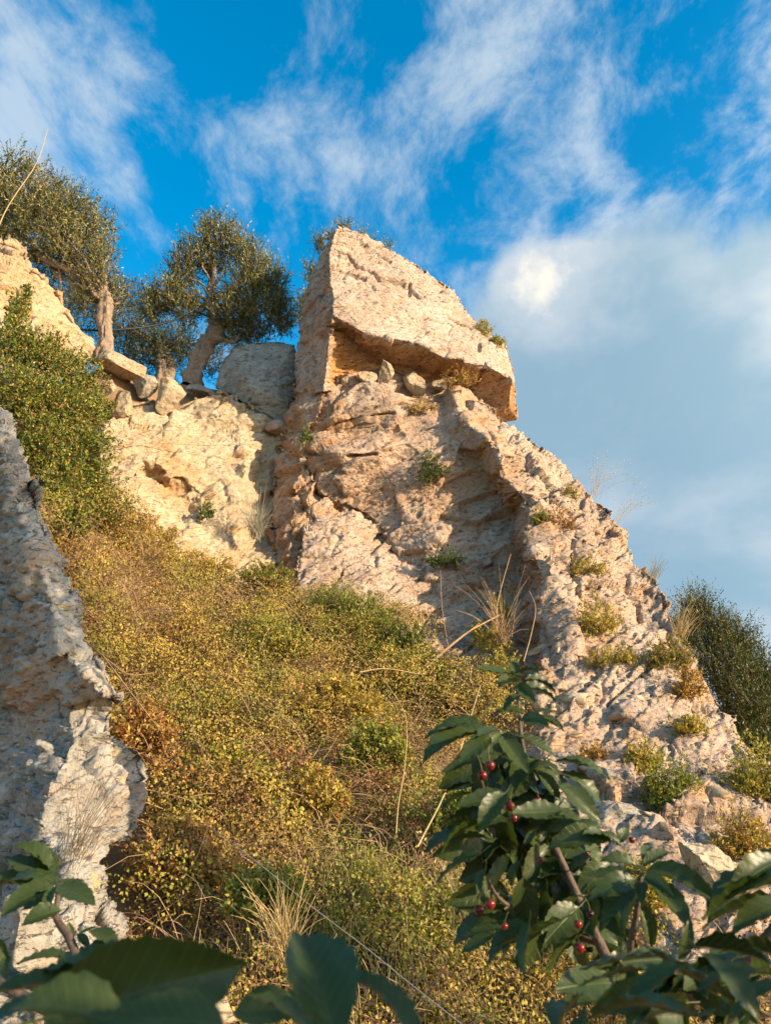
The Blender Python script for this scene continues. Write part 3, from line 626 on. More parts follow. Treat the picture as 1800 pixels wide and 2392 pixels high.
def joinq(parts):
    VV, FF, n = [], [], 0
    for V, F in parts: VV.append(V); FF.append(F + n); n += len(V)
    return np.concatenate(VV), np.concatenate(FF)
def smooth_path(pts, n=24):        # Catmull-Rom through points
    P = np.asarray(pts, float); P = np.concatenate([[2 * P[0] - P[1]], P, [2 * P[-1] - P[-2]]]); m = len(P) - 3; out = []
    for s in np.linspace(0, m - 1e-6, n):
        i = int(s); t = s - i; a, b, c, d = P[i:i + 4]
        out.append(0.5 * (2 * b + (c - a) * t + (2 * a - 5 * b + 4 * c - d) * t * t + (3 * b - a - 3 * c + d) * t ** 3))
    return np.array(out)
M_LEAF = plain_mat('leaf', (0.1, 0.1, 0.03), 0.6, 0.25, 14.0, trans=0.28, spec=0.3, tint=True)
M_OLIVE = plain_mat('olive_leaf', (0.1, 0.1, 0.05), 0.5, 0.25, 9.0, trans=0.15, spec=0.4, tint=True)
M_TWIG = plain_mat('dry_twig', (0.34, 0.22, 0.12), 0.85, 0.35, 20.0)
M_STRAW = plain_mat('straw', (0.50, 0.37, 0.17), 0.75, 0.3, 12.0, trans=0.2)
M_BARK = plain_mat('olive_bark', (0.25, 0.185, 0.13), 0.95, 0.75, 16.0, bump=1.0)
M_STEM = plain_mat('green_brown_stem', (0.14, 0.10, 0.05), 0.8, 0.4, 14.0)
GOLD = (0.45, 0.32, 0.068); GREEN = (0.13, 0.175, 0.03); RUST = (0.30, 0.14, 0.05); YGREEN = (0.28, 0.255, 0.04); DARK = (0.055, 0.085, 0.022); DRY = (0.40, 0.26, 0.10)
def mixcol(n, pal, wts, q=R, var=0.25):
    k = q.choice(len(pal), n, p=np.array(wts) / sum(wts)); c = np.array(pal)[k]
    return c * q.uniform(1 - var, 1 + var, (n, 1)) * q.uniform(0.92, 1.08, (n, 3))

# bramble thicket over the whole hillside
THICK = [(60, 1130), (150, 1180), (270, 1180), (330, 1230), (420, 1280), (500, 1275), (560, 1330), (640, 1330), (700, 1345), (760, 1360), (850, 1390), (930, 1450), (990, 1500), (1080, 1580), (1160, 1640), (1200, 1760), (1250, 1990), (1330, 2130), (1480, 2190), (1900, 2180), (1900, 2500), (180, 2500), (290, 2300), (250, 2150), (320, 2000), (345, 1850), (270, 1720), (285, 1620), (200, 1500), (130, 1300)]
def mound(x, y):
    p = np.stack([x, y, 0 * x], 1)
    return 0.38 + 0.48 * fbm(p * 0.85, 3, 200) + 0.30 * np.abs(fbm(p * 2.2, 3, 210)) + 0.10 * fbm(p * 6.0, 2, 220)
def gradn(x, y):
    e = 0.15; hx = (height(x + e, y) - height(x - e, y)) / (2 * e); hy = (height(x, y + e) - height(x, y - e)) / (2 * e)
    return unit(np.stack([-hx, -hy, np.ones_like(hx)], 1))
def hill_points(n, poly, ylo=4.6, yhi=13.2):
    out = []
    tot = 0
    while tot < n:
        m = 60000; x = R.uniform(-5.2, 4.6, m); y = R.uniform(ylo, yhi, m)
        z = height(x, y); u, v = proj(np.stack([x, y, z + 0.35], 1))
        k = inpoly(u, v, poly) & (R.uniform(size=m) < np.clip(1.35 - 0.06 * y, 0.3, 1)); out.append(np.stack([x, y, z], 1)[k]); tot += k.sum()
    return np.concatenate(out)[:n]
NB, NC = 105000, 165000            # leaves in the undergrowth, leaves on the mounded clumps
P0 = hill_points(NB, THICK); Nn = gradn(P0[:, 0], P0[:, 1]); up_ = unit(Nn + np.array([0, 0, 0.6]))
mh = mound(P0[:, 0], P0[:, 1]); tt = 1 - R.uniform(0, 1, NB) ** 1.6 * 0.75
C0 = P0 + up_ * (mh * tt * 0.42 + R.normal(0, 0.025, NB))[:, None]
CC_ = hill_points(250, THICK); kc = len(CC_); cr = R.uniform(0.2, 0.62, kc) * R.uniform(0.7, 1.1, kc); cn = gradn(CC_[:, 0], CC_[:, 1]); cn = unit(cn + np.array([0, 0, 0.8]))
CC_ = CC_ + cn * (0.30 * mound(CC_[:, 0], CC_[:, 1]) + 0.05)[:, None]
own = R.choice(kc, NC, p=cr ** 2 / (cr ** 2).sum()); dd = unit(R.normal(size=(NC, 3)) + cn[own] * 0.9 + np.array([0.1, -0.5, 0.1]))
rad = cr[own] * (0.55 + 0.5 * R.uniform(0, 1, NC) ** 0.6) * (1 + 0.45 * fbm(dd * 2.6 + CC_[own] * 3.0, 3, 270))
C1 = CC_[own] + dd * rad[:, None] * np.array([1.15, 1.0, 0.9])
C = np.concatenate([C0, C1]); NL = NB + NC; up_ = np.concatenate([up_, dd])
ctone = np.concatenate([np.zeros(NB), R.normal(0, 1, kc)[own]])
uu, vv = proj(C)
z1 = fbm(C * 0.9, 3, 230) + 0.16 * ctone; z2 = fbm(C * 2.4, 3, 240) + 0.30 * ctone; z3 = fbm(C * 5.5, 2, 250)
col = np.array(GOLD) * R.uniform(0.65, 1.25, (NL, 1)) * R.uniform(0.9, 1.1, (NL, 3))
def tintmix(col, w_, c): w_ = np.clip(w_, 0, 1)[:, None]; return col * (1 - w_) + np.array(c) * R.uniform(0.7, 1.3, (len(col), 1)) * w_
near_gr = np.exp(-((uu - 900) / 300) ** 2 - ((vv - 2080) / 300) ** 2)
col = tintmix(col, (z2 * 2.2 + z3 * 0.9 + 0.06 + 0.9 * near_gr) * 1.2, YGREEN)
col = tintmix(col, (z3 * 2 + z1 * 1.3 - 0.34 + 0.55 * near_gr), GREEN)
rusty = np.exp(-((uu - 200) / 130) ** 2 - ((vv - 1420) / 150) ** 2) * 0.55 + np.exp(-((uu - 400) / 150) ** 2 - ((vv - 1930) / 170) ** 2) * 0.5 + np.exp(-((uu - 660) / 100) ** 2 - ((vv - 2180) / 120) ** 2) * 0.5
col = tintmix(col, (-z2 * 2.0 + z1 * 1.6 - 0.46 + rusty), RUST)
gap_dark = np.clip(0.26 + 0.35 * z3 - 0.25 * z2, 0.05, 0.6)[:, None]  # share of dead-brown leaves, coloured dark to stand in for shaded gaps
col = np.where(R.uniform(size=(NL, 1)) < gap_dark, np.array((0.085, 0.042, 0.016)) * R.uniform(0.5, 1.5, (NL, 1)), col)
col = np.where(R.uniform(size=(NL, 1)) < 0.06, np.array(DRY) * R.uniform(0.7, 1.2, (NL, 1)), col)
nrm = up_ * 0.5 + R.normal(0, 0.5, (NL, 3)) + np.array(sdir) * 0.6 + np.array([0, -0.2, 0])
sz = R.uniform(0.015, 0.040, NL)
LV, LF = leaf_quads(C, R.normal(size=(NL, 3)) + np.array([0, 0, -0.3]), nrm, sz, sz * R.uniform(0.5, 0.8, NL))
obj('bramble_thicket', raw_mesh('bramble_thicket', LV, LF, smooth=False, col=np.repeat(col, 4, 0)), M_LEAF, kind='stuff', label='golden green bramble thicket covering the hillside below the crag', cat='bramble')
# dry canes and grass in the thicket: 3-sided curved stems
def stems(n, poly, ln, r, lift, spread, name, mat, label, cat, ylo=4.6, yhi=13.0):
    P = hill_points(n, poly, ylo, yhi); parts = []
    base = P + gradn(P[:, 0], P[:, 1]) * (mound(P[:, 0], P[:, 1]) * 0.55)[:, None]
    for b in base:
        d = np.array([R.normal(0, spread), R.normal(-0.25, spread * 0.7), lift + R.normal(0, 0.25)]); d /= np.linalg.norm(d); L_ = R.uniform(*ln)
        sag = np.array([R.normal(0, 0.12), R.normal(0, 0.12), R.uniform(0.0, 0.22)]) * L_
        parts.append(tube(curve(b, b + d * L_, sag, 5), r, r * 0.5, 3))
    V, F = joinq(parts)
    return obj(name, raw_mesh(name, V, F), mat, kind='stuff', label=label, cat=cat)
stems(2300, THICK, (0.25, 0.75), 0.0042, 0.35, 0.9, 'dry_canes', M_TWIG, 'brown dry canes tangled through the bramble thicket', 'canes')
GR = [(700, 2050), (1000, 1950), (1260, 2050), (1420, 2240), (1500, 2392), (420, 2392), (300, 2300), (430, 2250)]
stems(750, GR, (0.2, 0.5), 0.0030, 1.0, 0.35, 'dry_grass', M_STRAW, 'dry straw grass among the brambles at the bottom', 'grass', 4.6, 8.0)
TW2 = [(160, 1250), (330, 1300), (330, 1620), (230, 1560), (180, 1400)]
stems(420, TW2, (0.4, 0.9), 0.0045, 0.3, 0.8, 'brown_twigs', M_TWIG, 'tangle of bare brown twigs beside the grey outcrop', 'twigs', 6.0, 13.0)

def shrub(name, blobs, pal, wts, label, n, leaf=(0.03, 0.06), asp=0.45, cat='shrub', mat=M_LEAF, stems_n=8, base=None, spiky=0.4, group=None):
    """blobs: (u, v, Y, rx_px, rz_px); an empty at the base with foliage and stems"""
    B = [(np.array(at(u, v, Y)), rx * (at(u, v, Y) - CAM).length / FPX, rz * (at(u, v, Y) - CAM).length / FPX) for u, v, Y, rx, rz in blobs]
    if base is None:
        c, rx, rz = min(B, key=lambda b: b[0][2]); base = c + np.array([0, rx * 0.3, -rz * 0.9])
    base = np.asarray(base, float)
    root = empty(name, Vector(base), label, cat, group)
    wts_b = np.array([b[1] * b[2] for b in B]); wts_b /= wts_b.sum()
    CC, NN = [], []
    parts = []
    for (c, rx, rz), wb in zip(B, wts_b):
        m = int(n * wb) + 8; k = max(6, m // 14)
        d = unit(R.normal(size=(k, 3))); rr = R.uniform(0.25, 1, k) ** 0.6 * (1 + 0.35 * fbm(d * 2.2 + c, 2, 300))
        tips = c + d * rr[:, None] * np.array([rx, rx * 0.85, rz])
        own = R.integers(0, k, m); t = R.uniform(0, 1, m)[:, None]
        dirs = unit(d * 0.7 + np.array([0, 0, spiky]) + R.normal(0, 0.35, (k, 3)))
        ltw = 0.35 * min(rx, rz) + 0.05
        P = tips[own] - dirs[own] * (1 - t) * ltw + R.normal(0, 0.012, (m, 3))
        CC.append(P); NN.append(dirs[own] + R.normal(0, 0.6, (m, 3)))
        for j in R.choice(k, min(k, max(3, stems_n * 2)), replace=False):
            parts.append(tube(curve(c + np.array([0, 0.25 * rx, -0.5 * rz]), tips[j] - d[j] * 0.15 * rx, R.normal(0, 0.05, 3) * rx, 5), 0.004 + rx * 0.006, 0.002, 3))
        for _ in range(max(1, stems_n // 3)):
            s0 = base if np.linalg.norm(base - c) < 2.5 * max(rx, rz) else c + np.array([0, 0.5 * rx, -1.1 * rz])
            parts.append(tube(curve(s0, c + R.normal(0, 0.3, 3) * rx + np.array([0, 0.3 * rx, 0]), R.normal(0, 0.1, 3) * rx, 6), 0.01 + rx * 0.015, 0.005, 4))
    CC = np.concatenate(CC); NN = np.concatenate(NN); m = len(CC)
    sz = R.uniform(*leaf, m)
    V, F = leaf_quads(CC, NN, R.normal(size=(m, 3)) + np.array([0.1, -0.5, 0.5]), sz, sz * asp)
    colr = mixcol(m, pal, wts)
    obj('foliage', raw_mesh('foliage', V, F, smooth=False, col=np.repeat(colr, 4, 0)), mat, root)
    V, F = joinq(parts); obj('stem', raw_mesh('stem', V, F), M_STEM, root, kind='stuff')
    return root
shrub('shrub', [(30, 800, 9.9, 80, 70), (110, 830, 10.2, 80, 70), (180, 880, 10.8, 70, 70), (40, 900, 9.7, 80, 80), (140, 940, 10.2, 100, 80), (220, 960, 11.1, 50, 60), (90, 1020, 9.8, 80, 80), (190, 1040, 10.4, 90, 80), (140, 1120, 9.9, 80, 70), (230, 1130, 10.6, 60, 60), (40, 720, 10.1, 30, 60), (65, 690, 10.3, 14, 40), (230, 1190, 10.4, 80, 60), (170, 1220, 9.6, 60, 60)],
      [GREEN, YGREEN, DARK, GOLD, RUST], [0.36, 0.20, 0.28, 0.12, 0.04], 'large green and yellow shrub climbing the bank below the cream ledge', 50000, (0.03, 0.062), stems_n=5)
shrub('shrub', [(300, 1280, 11.0, 70, 55), (370, 1300, 11.4, 70, 45), (440, 1310, 11.8, 60, 35), (270, 1220, 10.9, 50, 55), (330, 1225, 11.5, 50, 40), (510, 1320, 12.1, 50, 28), (390, 1250, 12.0, 40, 25)], [YGREEN, GOLD, RUST], [0.35, 0.5, 0.15], 'yellow-green scrub along the foot of the cream rock wall', 15000, (0.025, 0.05))
shrub('shrub', [(770, 1400, 11.4, 70, 45), (840, 1420, 11.3, 70, 50), (720, 1440, 11.2, 50, 45), (800, 1460, 11.0, 90, 45), (900, 1460, 11.1, 60, 45), (880, 1520, 10.8, 70, 45)], [GREEN, YGREEN, DARK], [0.5, 0.4, 0.1], 'bright green feathery shrub at the foot of the slanting slab', 15000, (0.03, 0.06), 0.3, spiky=1.0)
BUSH = 'bramble bushes standing out of the thicket'
for u, v, Y, rx, rz, pal, wt, lab in [
        (420, 1490, 9.9, 95, 60, [GOLD, YGREEN, RUST], [5, 3, 2], 'golden bramble bush below the cream rock wall, right of the twig tangle'),
        (640, 1500, 10.2, 100, 55, [YGREEN, GREEN, GOLD], [4, 4, 2], 'yellow-green bramble bush left of the feathery green shrub'),
        (780, 1620, 9.3, 110, 65, [GOLD, YGREEN, DRY], [5, 3, 1], 'golden bramble bush in the middle, below the short pale stem'),
        (330, 1700, 7.7, 80, 70, [RUST, GOLD, DRY], [5, 3, 2], 'rust-brown bramble bush close to the grey outcrop'),
        (520, 1800, 7.7, 120, 75, [GREEN, YGREEN, GOLD], [3, 4, 3], 'broad green and gold bramble bush at mid slope'),
        (720, 1840, 7.7, 95, 70, [GOLD, RUST, YGREEN], [5, 2, 3], 'golden bramble bush just left of the curved straw'),
        (880, 1740, 8.4, 85, 65, [YGREEN, GREEN], [5, 4], 'green bramble bush behind the long straws'),
        (430, 1990, 6.5, 110, 80, [RUST, DRY, GOLD], [4, 2, 3], 'brownish bramble bush beside the sunlit flank of the outcrop'),
        (620, 2080, 6.2, 90, 65, [YGREEN, GOLD, GREEN], [4, 3, 3], 'yellow-green bramble bush above the brown grass tussock'),
        (1080, 1900, 7.6, 80, 70, [GREEN, YGREEN, DARK], [4, 3, 2], 'dark green bramble bush directly left of the cherry branch')]:
    shrub('bramble_bush', [(u, v, Y, rx, rz), (u - rx * 0.6, v + rz * 0.35, Y - 0.1, rx * 0.6, rz * 0.6), (u + rx * 0.6, v + rz * 0.3, Y - 0.05, rx * 0.6, rz * 0.65), (u + rx * 0.1, v - rz * 0.4, Y + 0.1, rx * 0.55, rz * 0.5)], pal, wt, lab,
          5200, (0.022, 0.055), 0.55, stems_n=6, group=BUSH)
shrub('shrub', [(960, 1500, 10.9, 60, 60), (1000, 1580, 10.6, 70, 60), (930, 1570, 10.4, 50, 50), (1060, 1640, 10.3, 50, 50)], [DARK, GREEN, YGREEN], [0.35, 0.45, 0.2], 'dark green shrub in the shade behind the leaning dry canes', 9000, (0.03, 0.055))
shrub('shrub', [(620, 1330, 12.3, 40, 30), (650, 1350, 12.0, 50, 30), (590, 1345, 12.1, 40, 30)], [GREEN, YGREEN, RUST], [0.5, 0.35, 0.15], 'small green shrub at the foot of the rock pillar', 3000)
shrub('shrub', [(880, 2090, 6.6, 120, 110), (960, 2180, 6.3, 110, 80), (800, 2180, 6.1, 80, 70), (1050, 2110, 6.6, 70, 60)], [GREEN, YGREEN, GOLD], [0.45, 0.45, 0.1], 'feathery yellow-green plant in front of the thicket, left of the cherry branch', 12000, (0.02, 0.045), 0.28, spiky=0.9)
shrub('shrub', [(1170, 1430, 12.0, 45, 45), (1150, 1500, 11.5, 55, 50), (1180, 1560, 11.0, 55, 50), (1120, 1470, 12.0, 30, 40)], [YGREEN, GOLD], [0.7, 0.3], 'yellow-green shrub at the left foot of the ridge', 4200)
SMALL = [(1300, 1215, 12.55, 48, 42, [RUST, DRY], 'rust-brown dried shrub high on the right-hand slope'),
         (1262, 1205, 12.5, 22, 24, [YGREEN, GREEN], 'small green plant just left of the rust-brown shrub'),
         (1375, 1320, 12.0, 50, 34, [YGREEN, GOLD], 'yellow-green shrub below the rust-brown one on the slope'),
         (1395, 1440, 11.2, 60, 55, [GOLD, YGREEN], 'golden shrub in the middle of the right-hand slope'),
         (1430, 1530, 10.7, 65, 30, [YGREEN, GOLD], 'low yellow-green shrub just below the golden one'),
         (1560, 1520, 10.7, 60, 55, [YGREEN, GREEN, RUST], 'full green-gold shrub at the right edge of the slope'),
         (1610, 1590, 10.2, 40, 45, [GOLD, RUST], 'golden-brown shrub under the full one at the slope edge'),
         (1500, 1760, 9.2, 45, 40, [GOLD, YGREEN], 'small golden shrub above the grey boulders'),
         (1570, 1830, 8.7, 75, 75, [YGREEN, GREEN], 'yellow-green shrub directly above the pale foot boulder'),
         (1610, 1690, 9.7, 45, 30, [GOLD, YGREEN], 'low golden shrub under the bare rib of the slope'),
         (1780, 1800, 8.9, 90, 90, [YGREEN, GREEN, GOLD], 'bushy green shrub at the right edge of the picture'),
         (1735, 1960, 8.0, 75, 75, [GOLD, YGREEN, RUST], 'golden shrub right of the pale foot boulder'),
         (1385, 1770, 9.3, 40, 40, [GOLD, RUST], 'small brownish shrub behind the cherry branch'),
         (1070, 880, 14.0, 45, 32, [DRY, RUST, GOLD], 'dry brown shrub hanging under the overhanging block'),
         (985, 945, 14.0, 40, 22, [GOLD, DRY], 'low dry plant on the sunlit bulge below the overhang'),
         (715, 1015, 13.35, 18, 30, [DARK, GREEN], 'small dark green plant in the long vertical crack'),
         (1010, 1085, 13.45, 38, 55, [DARK, DARK, GREEN], 'dark grey-green plant hanging in the shaded hollow'),
         (1040, 1300, 12.95, 52, 28, [DARK, DARK, GREEN], 'dark cushion plant on the ledge of the shaded hollow'),
         (482, 1190, 12.9, 22, 30, [GREEN, DARK], 'small dark green plant on the cream rock wall'),
         (1510, 2060, 7.2, 60, 60, [YGREEN, GOLD], 'yellow-green plant at the slope foot between boulder and cherry leaves'),
         (1330, 1150, 13.4, 24, 34, [GREEN, GOLD], 'greyish green plant in the notch near the slope skyline')]
for u, v, Y, rx, rz, pal, lab in SMALL:
    shrub('small_shrub', [(u, v, Y, rx, rz), (u - rx * 0.5, v + rz * 0.3, Y - 0.05, rx * 0.6, rz * 0.6), (u + rx * 0.5, v + rz * 0.25, Y, rx * 0.6, rz * 0.55)], pal, [1] * len(pal), lab,
          int(500 + rx * rz * 0.75), (0.022, 0.05), stems_n=5, group='small shrubs growing on the rocks')
for u, v, Y, rx, rz, lab in ((1128, 765, 14.75, 26, 30, 'ochre shrub on the right shoulder of the overhanging block'), (1160, 795, 14.8, 22, 16, 'low ochre shrub lowest on the shoulder of the overhanging block')):
    shrub('small_shrub', [(u, v, Y, rx, rz)], [GOLD, YGREEN, GREEN], [1, 1, 0.6], lab, 1500, (0.03, 0.06), 0.3, stems_n=6, spiky=1.2, group='small shrubs growing on the rocks')

# grass tufts
def tuft(u, v, Y, n, ln, spread, mat, label, lean=(0, 0, 0), r=0.004, heads=False):
    b = np.array(at(u, v, Y)); root = empty('grass_tuft', Vector(b), label, 'grass tuft', 'grass tufts on the rocks'); parts = []; hp = []
    for _ in range(n):
        p = b + R.normal(0, 0.05, 3); d = np.array([R.normal(0, spread), R.normal(-0.1, spread), 1.0]) + np.array(lean); d /= np.linalg.norm(d); L_ = R.uniform(*ln)
        P = curve(p, p + d * L_ - np.array([0, 0, 0.25 * L_ * abs(R.normal())]), d * 0 + np.array([0, 0, 0.1 * L_]), 5)
        parts.append(tube(P, r, r * 0.35, 3))
        if heads:
            for s in range(7): hp.append((P[-1] + R.normal(0, 0.03, 3) - (P[-1] - P[-2]) * s * 0.2))
    V, F = joinq(parts); obj('blade', raw_mesh('blade', V, F), mat, root, kind='stuff')
    if heads:
        H = np.array(hp); V, F = leaf_quads(H, R.normal(size=H.shape) + [0, 0, 1], R.normal(size=H.shape), 0.03, 0.012)
        obj('seed_head', raw_mesh('seed_head', V, F, smooth=False), M_STRAW, root, kind='stuff')
M_GREYGRASS = plain_mat('grey_grass', (0.34, 0.31, 0.22), 0.8, 0.3, 9.0, trans=0.2)
tuft(598, 1250, 13.0, 130, (0.5, 1.3), 0.35, M_GREYGRASS, 'tall grey grass in the cleft between cream wall and pillar', (-0.15, -0.1, 0))
tuft(1385, 1160, 13.6, 26, (0.6, 1.2), 0.45, M_STRAW, 'feathery pale grass on the skyline of the right slope, upper', (0.35, 0, 0), 0.0025, True)
tuft(1440, 1225, 13.2, 14, (0.5, 1.0), 0.4, M_STRAW, 'sparse grass just below the feathery skyline grass', (0.7, 0, 0), 0.0025, True)
tuft(1525, 1350, 12.45, 60, (0.15, 0.5), 0.5, M_GREYGRASS, 'short grass on the skyline above the right bush', (0.2, 0, 0), 0.003)
tuft(1590, 1480, 11.5, 70, (0.3, 0.7), 0.35, M_STRAW, 'straw grass between the slope edge and the right bush', (0.25, 0, 0), 0.003)
tuft(1200, 1310, 12.9, 60, (0.2, 0.45), 0.9, M_TWIG, 'dry spiky tussock in the dark cleft beside the ridge', (-0.2, -0.5, 0.1), 0.004)
tuft(170, 2000, 5.6, 70, (0.3, 0.75), 0.4, M_STEM, 'dry wiry twigs standing against the sunlit flank of the outcrop', (0.25, 0.1, 0.2), 0.0017)
tuft(1175, 1500, 11.2, 55, (0.5, 1.3), 0.5, M_TWIG, 'tangle of dry upright canes in the dark cleft left of the ridge', (0.0, -0.2, 0), 0.005)
tuft(660, 2230, 5.4, 90, (0.25, 0.55), 0.45, M_STRAW, 'brown grass tussock in the thicket near the bottom', (-0.05, -0.2, 0), 0.003)
tuft(1110, 2200, 5.5, 16, (0.5, 0.8), 0.25, M_STRAW, 'tall straw with bristly seed heads left of the cherry branch', (-0.25, -0.1, 0), 0.003, True)

# single long stems, wires and hose
def strand(name, pts, r, mat, label, cat, r1=None, group=None):
    P = smooth_path([tuple(at(*p)) for p in pts], 8 * len(pts)); V, F = tube(P, r, r1 or r, 5)
    return obj(name, raw_mesh(name, V, F), mat, label=label, cat=cat, group=group)
M_RUBBER = plain_mat('black_rubber', (0.015, 0.015, 0.016), 0.5, 0.2)
M_WIRE = plain_mat('galvanised_wire', (0.42, 0.36, 0.29), 0.5, 0.2)
ST = 'long dry stems'
strand('dry_stem', [(930, 1600, 10.3), (1020, 1533, 10.5), (1090, 1478, 10.7), (1165, 1437, 11.0)], 0.012, M_TWIG, 'thickest dry cane leaning diagonally below the dark cleft', 'stem', 0.012, ST)
strand('dry_stem', [(960, 1590, 10.2), (1040, 1520, 10.4), (1120, 1455, 10.7)], 0.010, M_TWIG, 'thinner dry cane running alongside the thickest one', 'stem', 0.006, ST)
strand('dry_stem', [(1045, 1505, 11.2), (1032, 1420, 11.3), (1028, 1332, 11.4)], 0.008, M_TWIG, 'upright thin cane in front of the shaded slab', 'stem', 0.004, ST)
strand('dry_stem', [(1000, 1500, 11.0), (986, 1458, 11.2), (974, 1400, 11.3)], 0.008, M_TWIG, 'short thin cane left of the upright one', 'stem', 0.004, ST)
strand('dry_stem', [(1160, 1440, 11.4), (1163, 1399, 11.5), (1192, 1294, 11.8)], 0.010, M_TWIG, 'cane rising into the dark cleft', 'stem', 0.005, ST)
strand('dry_stem', [(1222, 1545, 10.6), (1240, 1480, 10.8), (1250, 1420, 11.0), (1235, 1380, 11.2)], 0.009, M_TWIG, 'curved cane against the left side of the ridge', 'stem', 0.004, ST)
strand('dry_stem', [(975, 1978, 6.6), (1050, 1823, 7.2), (1122, 1600, 8.4)], 0.008, M_STRAW, 'long pale straight straw left of the cherry branch', 'stem', 0.004, ST)
strand('dry_stem', [(924, 1960, 6.9), (930, 1880, 7.1), (946, 1780, 7.4), (946, 1672, 7.8), (899, 1590, 8.1)], 0.006, M_STRAW, 'long curved straw arching in the middle of the thicket', 'stem', 0.003, ST)
strand('dry_stem', [(600, 1357, 11.4), (700, 1440, 10.8), (810, 1521, 10.2)], 0.008, M_STRAW, 'straight pale stem slanting down from the pillar foot', 'stem', 0.005, ST)
strand('dry_stem', [(840, 1570, 9.3), (900, 1562, 9.4), (980, 1575, 9.5)], 0.008, M_STRAW, 'short pale stem lying on top of the thicket', 'stem', 0.005, ST)
strand('dry_stem', [(190, 1490, 8.0), (250, 1540, 7.6), (300, 1575, 7.5), (360, 1572, 7.6)], 0.009, M_TWIG, 'curved brown cane arching from the outcrop into the thicket', 'stem', 0.004, ST)
strand('dry_stem', [(240, 1530, 7.6), (300, 1610, 7.3), (370, 1700, 7.0)], 0.008, M_TWIG, 'straight cane slanting down beside the outcrop', 'stem', 0.004, ST)
strand('dry_stem', [(-70, 790, 9.6), (0, 523, 9.8), (84, 384, 9.9), (113, 300, 10.0)], 0.012, M_STRAW, 'tall straw stalk leaning in front of the left olive tree', 'stem', 0.005, ST)
strand('dry_stem', [(262, 1040, 12.3), (360, 1035, 12.9), (480, 1040, 13.2), (600, 1037, 13.7)], 0.008, M_TWIG, 'thin trailing stem lying across the cream rock wall', 'stem', 0.006, ST)
strand('wire', [(500, 1938, 6.3), (600, 2014, 5.9), (730, 2119, 5.4), (852, 2212, 5.0), (942, 2285, 4.7), (1100, 2410, 4.3)], 0.0026, M_WIRE, 'upper of two slack wires slanting across the thicket', 'wire')
strand('wire', [(640, 2150, 5.6), (672, 2173, 5.4), (816, 2266, 5.0), (906, 2331, 4.7), (1010, 2420, 4.4)], 0.0026, M_WIRE, 'lower of two slack wires slanting across the thicket', 'wire')
strand('hose', [(170, 768, 13.6), (230, 772, 13.75), (330, 765, 14.2), (400, 750, 14.7), (450, 728, 15.1), (490, 740, 15.1)], 0.022, M_RUBBER, 'black hose strung between the two olive trunks', 'hose')

